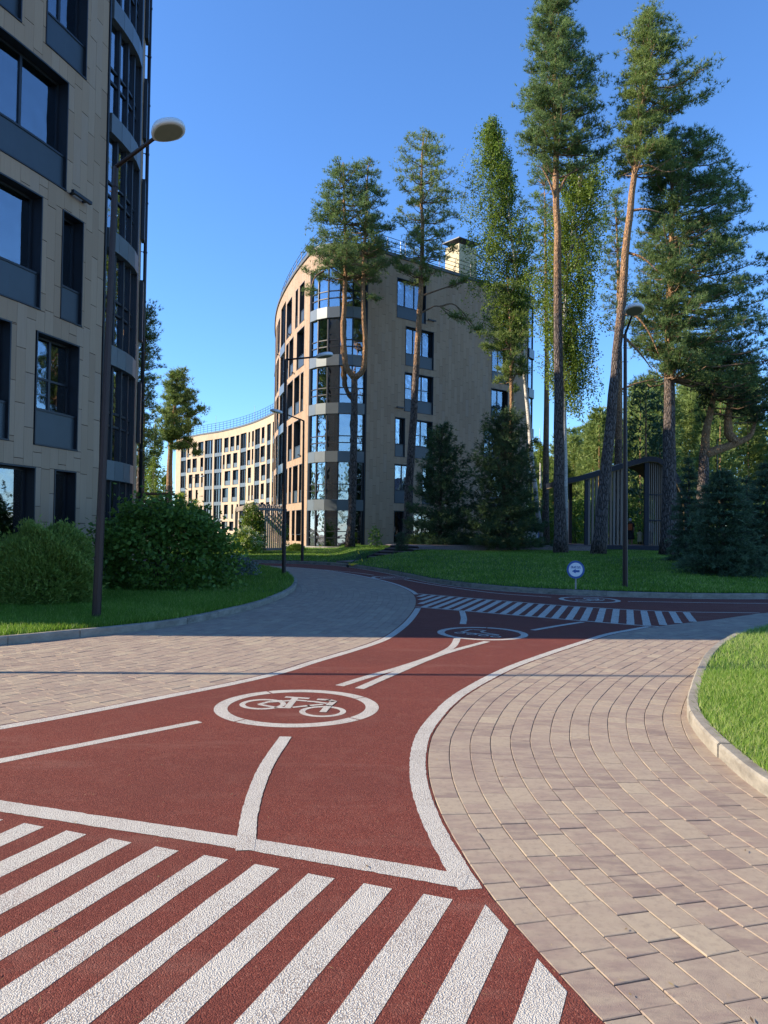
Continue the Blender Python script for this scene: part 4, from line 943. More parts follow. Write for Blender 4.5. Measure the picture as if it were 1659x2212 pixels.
pine('crooked pine with elbow branch and hanging dark crown behind the spruces', 42, [[(1516, 1170), (1518, 1080), (1521, 985), (1525, 938), (1536, 880), (1547, 833), (1552, 780)], [(1523, 982), (1550, 972), (1583, 960), (1608, 950), (1623, 938), (1631, 912), (1636, 890)], [(1590, 957), (1575, 935), (1574, 900), (1579, 857), (1585, 800)]],
     [(700, 1500, 1640), (740, 1490, 1680), (780, 1488, 1690), (820, 1500, 1690), (850, 1560, 1690), (880, 1600, 1690)], .40, 80, 49, mat='dark_needles', base_tone=-.1, tmu=.35, dens=3.8)
pine('dark pine crown showing past the corner of the near block', 47, [[(300, 1130), (305, 960), (310, 800), (316, 690)]], [(655, 316, 336), (690, 300, 348), (720, 290, 352), (755, 285, 378), (800, 285, 352), (850, 285, 350), (900, 285, 345), (950, 290, 352), (1000, 295, 338)], .28, 100, 50, tmu=.4)
pine('lone pine with lit trunk left of the far curved block', 62, [[(364, 1110), (367, 1000), (372, 930), (378, 870), (382, 812)]], [(798, 368, 398), (815, 358, 412), (835, 352, 420), (862, 345, 425), (885, 342, 455), (905, 345, 450), (925, 348, 430), (945, 352, 432), (960, 360, 420)], .30, 90, 51, sz=.36, tmu=.55, base_tone=.25, mat='pine_needles_warm', extra=[([(395, 950, 0), (415, 962, 0), (432, 985, 0)], 8)])
pine('small pine top peeping over the roof of the far curved block', 190, [[(574, 1100), (574, 1000), (574, 905)]], [(903, 568, 580), (910, 564, 586), (920, 562, 588), (940, 560, 590)], .3, 30, 52, sz=.9, clump=4)

def birch(label, d, trunk, prof, r0, seed, nst, drift=0., lsz=.10, group='birches', mat='birch_leaf', name='birch_tree', cat='birch tree'):
    rg = np.random.default_rng(seed); c3 = [np.array(D(x, y, d)) for x, y in trunk]; c3[0][2] = ground_z(c3[0][0], c3[0][1]) - .05; org = tuple(c3[0])
    t_ = thing(name, org, label, cat, group); m = MB(org); m.tlo, m.thi = 0., 1.
    c = stem_tubes(m, c3, r0, .02, rg=rg, wob=.015); m.build('trunk', 'birch_bark', t_, smooth=True)
    P = sorted((D(0, y, d)[2], D(xl, y, d)[0], D(xr, y, d)[0]) for y, xl, xr in prof); zz, xl, xr = map(np.array, zip(*P)); z0, z1 = zz[0], zz[-1]
    b = MB(org); cent = []; nbr = max(10, nst // 15); per = nst // nbr
    for i in range(nbr):
        u = (i + rg.random()) / nbr; z = z0 + (z1 - z0) * u; L_, R_ = np.interp(z, zz, xl), np.interp(z, zz, xr); az = i * 2.39996 + rg.normal(0, .5); ca, sa = math.cos(az), math.sin(az)
        k = rg.uniform(.45, 1.3); mid_ = (L_ + R_) / 2; ax_ = c[np.argmin(np.abs(c[:, 2] - z))]; tipx = ax_[0] + ((R_ - ax_[0]) if ca > 0 else (ax_[0] - L_)) * ca * k; tip = np.array([tipx, ax_[1] + (R_ - L_) / 2 * sa * k, z]); ln = np.linalg.norm(tip - ax_)
        st = c[np.argmin(np.abs(c[:, 2] - (z - .75 * ln - .3)))]
        arc = spline([st, st * .5 + tip * .5 + [0, 0, .10 * ln], tip + [0, 0, .05]], n=6); b.tube(arc, np.linspace(.03, .008, len(arc)), 4, cap=False)
        for j in range(per):
            f = rg.uniform(.35, 1.02); q0 = arc[min(int(f * (len(arc) - 1)), len(arc) - 1)] + rg.normal(0, .10 + .10 * ln, 3) * [1, 1, .5]; dl = rg.uniform(.3, 1.9) * (.7 + .5 * (1 - u)); q1 = q0 + np.array([drift * dl + rg.normal(0, .08), rg.normal(0, .08), -dl])
            if j % 4 == 0: b.tube(np.stack([q0, (q0 + q1) / 2 + [.02, 0, 0], q1]), [.007, .005, .003], 3, cap=False)
            tt = rg.random((26, 1)) ** .8; cent.append(q0 + (q1 - q0) * tt + rg.normal(0, .10, (26, 3)))
    nst = nbr * per
    b.build('branches', 'stem_bark', t_, smooth=True); C = np.concatenate(cent)
    V = leaves(C, lsz, rg, droop=.7) - np.array(org); tone = np.clip(np.repeat(rg.normal(.5, .2, nst), 26) + rg.normal(0, .12, len(C)), 0, 1)
    link('crown', tri_mesh('crown', V, tone, 4), mat, t_); return t_
birch('leaning white birch with drooping leaves hanging over the panel wall', 46, [(1172, 1180), (1160, 1090), (1148, 980), (1138, 860), (1128, 740), (1118, 620), (1102, 480), (1088, 370), (1066, 270)],
      [(240, 1046, 1064), (275, 1034, 1082), (310, 1024, 1098), (350, 1018, 1108), (400, 1008, 1128), (450, 1004, 1150), (500, 1004, 1152), (560, 1012, 1160), (610, 1030, 1160), (650, 1036, 1150), (690, 1030, 1140)], .14, 61, 1700, drift=-.32, lsz=.118)
birch('upright white birch close behind the tallest pine', 42, [(1222, 1192), (1221, 1050), (1219, 900), (1216, 760), (1222, 640), (1236, 500), (1248, 410), (1256, 345)],
      [(312, 1225, 1300), (350, 1205, 1312), (400, 1180, 1308), (450, 1160, 1300), (500, 1150, 1292), (560, 1145, 1290), (620, 1150, 1285), (680, 1160, 1282), (740, 1170, 1275), (800, 1190, 1262)], .15, 62, 1900, drift=.25, lsz=.118)
birch('yellowish birch far behind the lone pine on the left', 75, [(330, 1130), (332, 1000), (335, 900)], [(905, 322, 340), (950, 315, 352), (1000, 312, 362), (1050, 312, 366), (1090, 315, 366)], .14, 63, 260, lsz=.16)
birch('sunny birch far off between the panel wall and the tallest pine', 85, [(1168, 1165), (1168, 1050), (1166, 925)], [(918, 1158, 1172), (960, 1150, 1182), (1010, 1148, 1190), (1060, 1146, 1196), (1110, 1146, 1200), (1150, 1146, 1200)], .16, 64, 320, lsz=.17)

def conifer(label, px, w_px, top_y, d, seed, mat, name='spruce_tree', group='blue spruces', n_br=150, sz=.16, K=7, dens=26, upturn=.12, trunk_r=.09, pad=.05, tmu=.5, cat='spruce', stem=0., power=.8, wid=.14, whorl=13):
    """a cone of whorled branches set with short shoots; px: pixel of the foot"""
    rg = np.random.default_rng(seed); x0, y0, _ = D(px[0], px[1], d); z0 = ground_z(x0, y0); org = (x0, y0, z0 - .04); H = D(px[0], top_y, d)[2] - z0; Rm = w_px * d / FPX / 2
    t_ = thing(name, org, label, cat, group); m = MB(org); m.tlo, m.thi = 0., .25; stem_tubes(m, [(x0, y0, z0 - .04), (x0 + .02, y0, z0 + H * .5), (x0, y0, z0 + H)], trunk_r, .012, n=7); m.build('trunk', 'stem_bark', t_)
    b = MB(org); cent, axis, tc = [], [], []
    for i in range(n_br):
        u = stem + (1 - stem) * ((i + rg.random()) / n_br) ** 1.15; u = (np.floor(u * whorl) + .5 + rg.normal(0, .16)) / whorl; u = min(max(u, .0), .995); z = z0 + .06 + H * u * .99; r = Rm * ((1 - u) ** power) * (rg.uniform(.8, 1.12) if rg.random() < .6 else rg.uniform(.4, .8)) + .05; az = i * 2.39996 + rg.normal(0, .2)
        dr = np.array([math.cos(az), math.sin(az), 0]); st = np.array([x0, y0, z]); en = st + dr * r + np.array([0, 0, r * upturn * (1.6 * u + .2) - r * .18 * (1 - u)])
        b.tube(np.stack([st, (st + en) / 2 + [0, 0, -.04 * r], en]), [.016, .011, .005], 3, cap=False)
        k = max(4, int(r * dens)); f = rg.random(k) ** .6; sd_ = np.array([-dr[1], dr[0], 0]); lat = rg.normal(0, 1, k) * (.10 + .22 * r * (1.08 - f)) 
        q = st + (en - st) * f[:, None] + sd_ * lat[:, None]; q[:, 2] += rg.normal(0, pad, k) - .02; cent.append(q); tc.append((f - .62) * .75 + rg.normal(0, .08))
        a = dr * .9 + sd_ * np.sign(lat)[:, None] * .5 + np.array([0, 0, .25]); axis.append(a)
    k = 10; cent.append(np.stack([np.full(k, x0), np.full(k, y0), np.linspace(z0 + H * .9, z0 + H * 1.02, k)], 1)); axis.append(np.tile([0, 0, 1.], (k, 1))); tc.append(np.full(k, .2))
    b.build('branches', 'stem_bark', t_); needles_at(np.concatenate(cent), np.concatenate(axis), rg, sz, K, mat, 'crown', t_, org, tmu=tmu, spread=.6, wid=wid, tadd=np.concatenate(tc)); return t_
conifer('broad blue spruce, fullest of the dark spruces on the right lawn', (1560, 1243), 190, 1020, 25.2, 71, 'spruce_needles', n_br=400, dens=30, power=.55)
conifer('blue spruce cut off by the right edge of the picture', (1655, 1240), 150, 1000, 26.5, 72, 'spruce_needles', n_br=300, dens=30, power=.7)
conifer('narrow dark spruce against the thick pine trunk', (1487, 1222), 105, 990, 31, 73, 'spruce_needles', n_br=280, dens=30, power=.85)
conifer('spruce tip rising between the two broad blue spruces', (1612, 1228), 110, 1035, 30, 74, 'spruce_needles', n_br=220, dens=26, power=.6)
conifer('bushy young pine nearer the slender pine trunk', (950, 1184), 175, 925, 43, 75, 'dark_needles', 'young_pine', 'young pines by the wall', n_br=190, sz=.28, K=11, dens=20, upturn=.85, pad=.14, whorl=10, trunk_r=.11, cat='pine tree', power=.62, wid=.12)
conifer('larger bushy young pine under the leaning birch', (1088, 1186), 215, 900, 42, 76, 'dark_needles', 'young_pine', 'young pines by the wall', n_br=230, sz=.28, K=11, dens=20, upturn=.85, pad=.14, whorl=11, trunk_r=.12, cat='pine tree', power=.6, wid=.12)
conifer('small cone shaped thuja at the top of the steps', (866, 1205), 30, 1156, 37.5, 77, 'dark_needles', 'thuja', None, n_br=90, sz=.10, dens=40, upturn=.9, trunk_r=.03, cat='shrub', power=.6)

def shrub(label, c, rad, seed, mat, n_, lsz, name='shrub', group=None, stems=9, cat='shrub', shell=.55, lump=.18, spike=0., flowers=0, top=.0, tmu=.5, K=0):
    """foliage through a lumpy dome standing on the ground at c"""
    rg = np.random.default_rng(seed); x0, y0, z0 = c; org = (x0, y0, z0 - .03); t_ = thing(name, org, label, cat, group)
    ph = rg.uniform(0, 6.28, (9, 3)); fr = rg.uniform(1.5, 5., (9, 3))
    d = rg.normal(0, 1, (n_, 3)); d[:, 2] = np.where(rg.random(n_) < .34, -.2 * rg.random(n_), np.abs(d[:, 2])); d /= np.linalg.norm(d, axis=1)[:, None]
    lm = sum(np.sin((d * fr[i] + ph[i]).sum(1) * 2.) for i in range(9)) / 9
    r = (shell + (1 - shell) * rg.random(n_) ** .5) * (1 + lump * 2.2 * lm) + (spike * np.abs(rg.normal(0, 1, n_)) * (rg.random(n_) < .15))
    C = np.array([x0, y0, z0 + rad[2] * .40]) + d * r[:, None] * np.array([rad[0], rad[1], rad[2] * .60]); low = C[:, 2] < z0 + rad[2] * .40; C[low, 2] = z0 + .03 + rng.random(low.sum()) * rad[2] * .38; C = C[C[:, 2] > z0 + .02]
    b = MB(org)
    for i in range(stems):
        a = rg.uniform(0, 6.28); q = rg.uniform(.3, .85); b.tube(spline([(x0 + .12 * math.cos(a), y0 + .12 * math.sin(a), z0 - .03), (x0 + q * rad[0] * .6 * math.cos(a), y0 + q * rad[1] * .6 * math.sin(a), z0 + rad[2] * .45), (x0 + q * rad[0] * math.cos(a), y0 + q * rad[1] * math.sin(a), z0 + rad[2] * .85)], n=4), np.linspace(.018, .005, 9), 4, cap=False)
    b.build('stems', 'stem_bark', t_)
    tone = np.clip(rg.normal(tmu, .22, len(C)) + lm[:len(C)] * .3, 0, 1)
    if K:
        A = C - np.array([x0, y0, z0]); A /= np.linalg.norm(A, axis=1)[:, None]; A[:, 2] += .5
        V = blades(C, A, np.full(len(C), lsz), K, rg, wid=.28, spread=.6); link('foliage', tri_mesh('foliage', V - np.array(org), np.repeat(tone, K)), mat, t_)
    else: link('foliage', tri_mesh('foliage', leaves(C, lsz, rg) - np.array(org), tone, 4), mat, t_)
    for i in range(flowers):
        k = rg.integers(len(C)); p = C[k] + (C[k] - np.array([x0, y0, z0 + rad[2] * .4])) * .12
        if p[2] < z0 + rad[2] * .35: continue
        q = p + rg.normal(0, .06, (26, 3)); link('flower_head', tri_mesh('flower_head', leaves(q, .08, rg) - np.array(org), rg.random(26), 4), 'cream_flower', t_)
    return t_
def at_px(x, y, z=.13): g = G(x, y, z); return (g[0], g[1], z)
shrub('clipped rounded hedge bush with fine twigs at the left edge', (*G(92, 1300, .13), .13), (.93, .85, 1.42), 81, 'hedge_leaf', 24000, .085, 'hedge_bush', spike=.10, lump=.16, shell=.6, K=3, stems=14)
shrub('large leafy shrub with lobed leaves behind the near lamp post', (*G(352, 1268, .13), .13), (1.62, 1.15, 2.12), 82, 'bush_leaf', 13000, .12, 'leafy_shrub', lump=.32, spike=.14, stems=18, shell=.5)
shrub('low silver leaved shrub at the tip of the left lawn', (*G(512, 1243, .13), .13), (.62, .5, .62), 83, 'silver_leaf', 2600, .07, 'silver_shrub')
shrub('sunlit lime green shrub with cream flower heads by the slatted pergola', (*G(531, 1197, .2), .2), (.85, .75, 1.35), 84, 'lime_leaf', 4200, .12, 'flowering_shrub', flowers=70, tmu=.6)
shrub('small juniper on the sunlit lawn beside the farther lamp post', (*G(640, 1190, .32), .3), (.5, .4, .42), 85, 'lime_leaf', 1200, .10, 'juniper', K=3, tmu=.2)
shrub('low round shrub row under the young pines', (*D(930, 1180, 46)[:2], .72), (1.2, .7, .75), 86, 'lime_leaf', 2400, .12, 'low_shrub', 'low shrubs along the wall', tmu=.3)
shrub('low shrub between the two young pines', (*D(1010, 1180, 46)[:2], .72), (1.3, .7, .7), 87, 'lime_leaf', 2400, .12, 'low_shrub', 'low shrubs along the wall', tmu=.3)
for i, (x, d, s, lab) in enumerate(((1150, 58, 1.7, 'undergrowth bush left of the tallest pine trunk'), (1245, 60, 2.0, 'sunlit bush between the tallest pine and the pavilion'), (1190, 62, 1.8, 'undergrowth bush right behind the birch trunks'), (1390, 60, 2.2, 'bush seen through the open side of the pavilion'), (1320, 62, 2.0, 'bush seen through the pavilion slats'))):
    p = D(x, 1170, d); shrub(lab, (p[0], p[1], .75), (s, s * .8, s * 1.7), 90 + i, 'birch_leaf', 3000, .17, 'undergrowth_bush', 'bushes behind the boardwalk', tmu=.45)
for i, (x, y, dy) in enumerate(((808, 1172, 0),)):
    p = D(810, 1185, 44); shrub('young leafy sapling against the panel wall left of the steps', (p[0], p[1], ground_z(p[0], p[1])), (.38, .3, 1.35), 98, 'bush_leaf', 260, .15, 'sapling', stems=3, tmu=.8, shell=.2)

# the wood behind the pavilion: one mass of lit pines
def wood(name, label, spots, seed, mat, sz, low=.10, dn=300, tm=.5):
    rg = np.random.default_rng(seed); Cs, As, Ts = [], [], []; tr = MB()
    for (x, y, h) in spots:
        z0 = .75; lean = rg.normal(0, .3, 2); k = int(dn * (h / 14)); u = rg.random(k) ** .8; z = z0 + h * (low + (1 - low) * u); r = (h * .17) * np.clip(1.12 - u, .06, 1) ** .7 * rg.uniform(.75, 1.25)
        az = rg.uniform(0, 6.28, k); rr = r * (.35 + .65 * rg.random(k) ** .5)
        layer = np.round(z / .8) * .8 * .6 + z * .4
        q = np.stack([x + lean[0] * u + rr * np.cos(az), y + lean[1] * u + rr * np.sin(az), layer + rg.normal(0, .12, k)], 1)
        q = np.repeat(q, 3, 0) + rg.normal(0, .32, (k * 3, 3)) * np.array([1, 1, .45]); Cs.append(q)
        a = q - np.array([x, y, 0]); a[:, 2] = 0; a /= np.linalg.norm(a, axis=1)[:, None] + 1e-6; a[:, 2] = .9; As.append(a); Ts.append(np.clip(rg.normal(tm + rg.normal(0, .12), .2, len(q)), 0, 1))
        tr.tone = .6; tr.tube([(x, y, z0 - .3), (x + lean[0], y + lean[1], z0 + h * .95)], [.17, .03], 6)
    C, A, T = map(np.concatenate, (Cs, As, Ts)); V = blades(C, A, sz * rg.uniform(.7, 1.3, len(C)), 5, rg, wid=.22)
    o = link(name, tri_mesh(name, V, np.repeat(T, 5)), mat, label=label, cat='wood', kind='stuff'); tr.build('trunks', 'pine_bark', o, kind='stuff'); return o
rg = random.Random(9)
sp = []
for i in range(92):
    d = 90 + 62 * (i / 92) + rg.uniform(-3, 3); x = rg.uniform(1140, 1790); p = D(x, 1100, d); top = np.interp(x, [1140, 1230, 1290, 1400, 1500, 1800], [1000, 940, 900, 820, 800, 790]) + rg.uniform(-20, 90 if i % 3 else 190)
    sp.append((p[0], d, D(x, top, d)[2] - .75))
wood('pine_wood', 'sunlit pine wood filling the background behind the pavilion', sp, 101, 'pine_needles_warm', .72, tm=.66)
sp = [(D(x, 1100, d)[0], d, h) for x, d, h in ((1395, 58, 12.5), (1430, 62, 10))]
DARK = wood('dark_pine_wood', 'dark pines close behind the pavilion roof', sp, 102, 'dark_needles', .45)
sp = [(D(x, 1100, d)[0], d, h) for x, d, h in ((322, 100, 9), (345, 110, 8), (300, 90, 9), (395, 118, 6), (420, 116, 5))]
wood('far_wood', 'far trees low behind the large leafy shrub', sp, 103, 'birch_leaf', .6)

# ================================================================== STREET FURNITURE
def lamp(label, base, bend, head, lean_ok=True, hw=.24, hl=.29):
    """brown post, bent arm, flat oval white head with a pale lens below"""
    b, k, h = map(np.array, (base, bend, head)); org = tuple(b); t = thing('street_lamp', org, label, 'street lamp', 'brown street lamps')
    m = MB(org); ax = (k - b); n_ = 6
    c = np.array([b + ax * i / n_ for i in range(n_ + 1)]); r = np.linspace(.070, .043, n_ + 1)
    V, F = [], []
    for i in range(n_ + 1):
        for a in range(8):
            q = math.pi / 4 * a + math.pi / 8; V.append(c[i] + r[i] * np.array([math.cos(q), math.sin(q), 0]))
    for i in range(n_):
        for a in range(8): F.append((i * 8 + a, i * 8 + (a + 1) % 8, i * 8 + 8 + (a + 1) % 8, i * 8 + 8 + a))
    F.append(tuple(n_ * 8 + a for a in range(8))); m.add(V, F); m.build('post', 'pole_brown', t)
    m = MB(org); m.tube([k - ax * .045, k - ax * .0447 + (0, 0, .01)], .054, 10); m.tube([k - ax * .045, k], .046, 8); m.build('collar', 'pole_brown', t)
    for sg in (-1, 1):
        for f in (.055, .11):
            m = MB(org); p = k - ax * f + np.array([sg * .047, -.02, 0]); m.tube([p, p + np.array([sg * .025, -.008, 0])], .013, 6); m.build('bolt', 'bolt_steel', t)
    m = MB(org); m.tube([k - (h - k) * .02, k + (h - k) * .75, h], [.034, .030, .028], 8); m.build('arm', 'pole_brown', t, smooth=True)
    d = (h - k); d2 = d.copy(); d2[2] = 0; d2 /= np.linalg.norm(d2); s = np.array([-d2[1], d2[0], 0]); tilt = np.array([0, 0, 1.]) * .20 
    u = d2 + tilt * 1.0; u /= np.linalg.norm(u); nn = np.cross(u, s); nn = nn if nn[2] > 0 else -nn; cen = h + u * hl * .92
    def disc(mb, prof, squash=1.):
        V, F = [], []; N = 28
        for rr, z in prof:
            for a in range(N):
                q = 2 * math.pi * a / N; x = math.cos(q); taper = 1 - .22 * max(0, -x); V.append(cen + u * hl * rr * x + s * hw * rr * math.sin(q) * taper + nn * z)
        for i in range(len(prof) - 1):
            for a in range(N): F.append((i * N + a, i * N + (a + 1) % N, i * N + N + (a + 1) % N, i * N + N + a))
        F += [tuple(range(N))[::-1], tuple((len(prof) - 1) * N + a for a in range(N))]; mb.add(V, F)
    m = MB(org); disc(m, [(.90, -.045), (.98, -.035), (1., .0), (.95, .045), (.75, .075), (.3, .09)]); hd = m.build('lamp_head', 'lamp_white', t, smooth=True)
    m = MB(org); disc(m, [(.80, -.053), (.84, -.046)]); m.build('lens', 'lamp_lens', hd)
    m = MB(org); m.tube([h - u * .02, h + u * .10], .042, 8); m.build('socket', 'galvanised', t)
    return t
def lamp_px(label, base_px, bend_px, zb, arm, dpos=None):
    g = G(*base_px, zb); k = D(*bend_px, g[1]); k = np.array(k); return lamp(label, (g[0], g[1], zb - .04), k, k + np.array(arm))
lamp_px('near brown street lamp leaning slightly in front of the near block', (208, 1333), (250, 361), .13, (.75, -.42, .27))
lamp_px('middle street lamp at the tip of the left lawn, arm to the right', (613, 1238), (617.5, 777), .13, (1.0, .1, .13))
lamp_px('farthest street lamp by the glass corner, arm to the left', (653, 1210), (656, 909), .2, (-.95, -.1, .33))
lamp_px('street lamp on the far lawn in front of the pavilion', (1350.5, 1268), (1350.5, 722), .17, (-.12, -.95, .25))
lamp('street lamp off to the left whose thin shadow crosses the path', (-9.2, 7.95, .09), (-9.15, 7.98, 7.1), (-8.2, 8.2, 7.4))
for lab, x, yb, yt, d, sx, gx in (('distant lamp post beside the far curved block', 414, 1130, 1032, 92, 1.0, 1), ('distant lamp post left of the pavilion roof', 1334, 1190, 1008, 60, .9, 1), ('distant lamp post behind the crooked pine', 1549, 1150, 949, 56, .95, 1)):
    p = D(x, yb, d); k = np.array(D(x, yt, d)); lamp(lab, (p[0], p[1], .6), k, k + np.array([sx, 0, .12]))

# round exit sign on a short stake
g = G(1244.5, 1272, .16); org = (g[0], g[1], .15); t = thing('round_sign', org, 'round white sign with blue ring and a left arrow on the far lawn', 'sign', None)
pc = D(1243.5, 1230.5, g[1]); rr = 19.3 * g[1] / FPX
m = MB(org); m.box((pc[0] + .01, g[1] + .02, (pc[2] + .15) / 2 + .02), (.035, .025, pc[2] - .12)); m.build('stake', 'galvanised', t)
def disc_y(m, c, r, y0, y1, n_=48):
    V = [(c[0] + r * math.cos(2 * math.pi * i / n_), y, c[2] + r * math.sin(2 * math.pi * i / n_)) for y in (y0, y1) for i in range(n_)]
    m.add(V, [tuple(range(n_)), tuple(range(n_, 2 * n_))[::-1]] + [(i, n_ + i, n_ + (i + 1) % n_, (i + 1) % n_) for i in range(n_)])
m = MB(org); disc_y(m, pc, rr, g[1] - .004, g[1] + .004); m.build('ring', 'sign_blue', t)
m = MB(org); disc_y(m, pc, rr * .78, g[1] - .008, g[1] - .005); m.build('face', 'sign_white', t)
m = MB(org); a = rr * .43; x0, z0 = pc[0], pc[2] - rr * .17; y = g[1] - .011
m.add([(x0 - a, y, z0), (x0 - a * .02, y, z0 + a * .58), (x0 - a * .02, y, z0 + a * .28), (x0 + a, y, z0 + a * .28), (x0 + a, y, z0 - a * .28), (x0 - a * .02, y, z0 - a * .28), (x0 - a * .02, y, z0 - a * .58)], [(6, 5, 4, 3, 2, 1, 0)]); m.build('arrow', 'sign_blue', t)
# lettering cut as strokes, one mesh for each letter
GL = {'В': [[(0, 0), (0, 1), (.6, 1), (.68, .78), (.6, .54), (0, .54)], [(.6, .54), (.74, .28), (.62, 0), (0, 0)]], 'Ы': [[(0, 1), (0, 0), (.55, 0), (.62, .28), (.55, .55), (0, .55)], [(.9, 1), (.9, 0)]],
      'Е': [[(.7, 1), (0, 1), (0, 0), (.7, 0)], [(0, .52), (.6, .52)]], 'З': [[(0, .9), (.2, 1), (.6, 1), (.66, .75), (.55, .54), (.25, .54)], [(.55, .54), (.72, .28), (.6, 0), (.2, 0), (0, .1)]], 'Д': [[(.12, .06), (.28, 1), (.68, 1), (.68, .06)], [(-.04, -.16), (-.04, .06), (.88, .06), (.88, -.16)]]}
lh = rr * .21; xx = pc[0] - rr * .52
for chh, adv in zip('ВЫЕЗД', (.95, 1.2, .95, .95, 1.)):
    m = MB(org)
    for j, ln in enumerate(GL[chh]):
        for (xa, za), (xb, zb) in zip(ln, ln[1:]):
            pa, pb = np.array([xx + xa * lh, 0, pc[2] + rr * .17 + za * lh]), np.array([xx + xb * lh, 0, pc[2] + rr * .17 + zb * lh]); tt = pb - pa; tt /= np.linalg.norm(tt); nn = np.array([-tt[2], 0, tt[0]]) * lh * .1; e = tt * lh * .08; yy = np.array([0, g[1] - .0105 - .0004 * j, 0])
            m.add([pa - e + nn + yy, pb + e + nn + yy, pb + e - nn + yy, pa - e - nn + yy], [(0, 1, 2, 3)])
    m.build('letter', 'sign_blue', t); xx += adv * lh
p = D(1150, 1162, 43); org = (p[0], p[1], ground_z(p[0], p[1])); t = thing('round_sign', org, 'round pale sign half hidden by the birch at the end of the boardwalk', 'sign', None)
pcs = D(1147, 1156, 43); m = MB(org); disc_y(m, pcs, .46, p[1] - .01, p[1] + .01); m.build('ring', 'sign_blue', t); m = MB(org); disc_y(m, pcs, .40, p[1] - .015, p[1] - .011); m.build('face', 'sign_white', t)
m = MB(org); m.box((pcs[0], p[1] + .03, (pcs[2] + org[2]) / 2 - .1), (.04, .03, pcs[2] - org[2] + .1)); m.build('stake', 'galvanised', t)

# ---- wooden steps, landing and boardwalk
org = (-1.3, 35.6, .0); t = thing('timber_steps', org, 'dark timber landing and five steps climbing the lawn to the boardwalk', 'steps')
sdv = np.array([.62, .78]); sdv /= np.linalg.norm(sdv); wv = np.array([sdv[1], -sdv[0]])
c0 = np.array([-1.15, 35.0]); ln0 = np.array([-2.05, 34.55])
m = MB(org); m.prism([(-2.1, 34.45), (-.4, 33.4), (1.0, 36.4), (-.55, 37.5)], .02, .175); m.build('landing', 'decking', t)
for i in range(5):
    a = np.array([-.72, 37.35]) + sdv * .42 * i; z = .175 + .135 * (i + 1); b = a + wv * 1.75; c = b + sdv * (.46 if i < 4 else 1.4); d_ = a + sdv * (.46 if i < 4 else 1.4)
    m = MB(org); m.prism([a, b, c, d_], z - .045, z); st = m.build('tread', 'decking', t)
    m = MB(org); m.prism([a + sdv * .03, b + sdv * .03, b + sdv * .06, a + sdv * .06], z - .135, z - .046); m.build('riser', 'dark_wood', t)
m = MB(org); a = np.array([-.72, 37.35]) - wv * .05; e = a + sdv * 2.2
m.add([(*a, .0), (*e, .3), (*e, .86), (*a, .32), (*(a - wv * .05), .0), (*(e - wv * .05), .3), (*(e - wv * .05), .86), (*(a - wv * .05), .32)], [(0, 1, 2, 3), (7, 6, 5, 4), (3, 2, 6, 7), (0, 3, 7, 4), (1, 5, 6, 2)]); m.build('stringer', 'dark_wood', t)
org = (8, 41.5, .6); bw = thing('boardwalk', org, 'low timber boardwalk running along the top of the lawn to the pavilion', 'boardwalk')
pa, pb = np.array([.75, 39.3]), np.array([12.8, 44.6]); tv = (pb - pa) / np.linalg.norm(pb - pa); nv = np.array([-tv[1], tv[0]]); Lb = np.linalg.norm(pb - pa)
for i in range(int(Lb / .155)):
    q = pa + tv * (.155 * i); m = MB(org); m.tone = random.random(); m.prism([q, q + tv * .145, q + tv * .145 + nv * 1.6, q + nv * 1.6], .81, .845); m.build('board', 'decking', bw)
m = MB(org); m.prism([pa - nv * .03, pb - nv * .03, pb + nv * .02, pa + nv * .02], .55, .80); m.build('edge_beam', 'decking', bw)

# ---- pavilion: navy frame, wooden slats, swept roof
dP = 46.5; fz = .86; P_ = lambda x, y, dd=0.: np.array(D(x, y, dP + dd))
xL, xR = P_(1263, 1150)[0], P_(1478, 1150)[0]; org = (xL, dP, fz); pv = thing('garden_pavilion', org, 'dark slatted garden pavilion with a swept curved roof behind the pines', 'pavilion')
dep = 4.2
m = MB(org); m.box(((xL + xR) / 2 - .2, dP + dep / 2, fz - .13), (xR - xL + .9, dep + .4, .26)); m.build('floor_frame', 'navy_metal', pv)
m = MB(org); m.box(((xL + xR) / 2 - .2, dP + dep / 2, fz + .012), (xR - xL + .7, dep, .02)); m.build('floor', 'decking', pv)
prof = spline([P_(1212, 1036)[[0, 2]], P_(1262, 1025)[[0, 2]], P_(1320, 1008)[[0, 2]], P_(1370, 993)[[0, 2]], P_(1400, 987)[[0, 2]], P_(1425, 992)[[0, 2]], P_(1450, 1012)[[0, 2]], P_(1470, 1045)[[0, 2]], P_(1484, 1090)[[0, 2]], P_(1486, 1178)[[0, 2]]], n=6)
for nm, mt, off0, off1, y0, y1 in (('roof', 'navy_metal', -.30, 0., dP - .35, dP + dep + .3), ('soffit', 'soffit', -.34, -.303, dP - .30, dP + dep + .25)):
    nr = normals2(prof); A = prof + nr * (off0 if nr[5][1] > 0 else -off0); B = prof + nr * (off1 if nr[5][1] > 0 else -off1); V = []
    for a, b in zip(A, B): V += [(a[0], y0, a[1]), (b[0], y0, b[1]), (b[0], y1, b[1]), (a[0], y1, a[1])]
    k = len(A); F = [(0, 1, 2, 3), tuple(4 * (k - 1) + i for i in (3, 2, 1, 0))]
    for i in range(k - 1):
        for j in range(4): F.append((4 * i + j, 4 * i + 4 + j, 4 * i + 4 + (j + 1) % 4, 4 * i + (j + 1) % 4))
    m = MB(org); m.add(V, F); m.build(nm, mt, pv)
def roof_z(x): return float(np.interp(x, prof[:, 0], prof[:, 1])) - .33
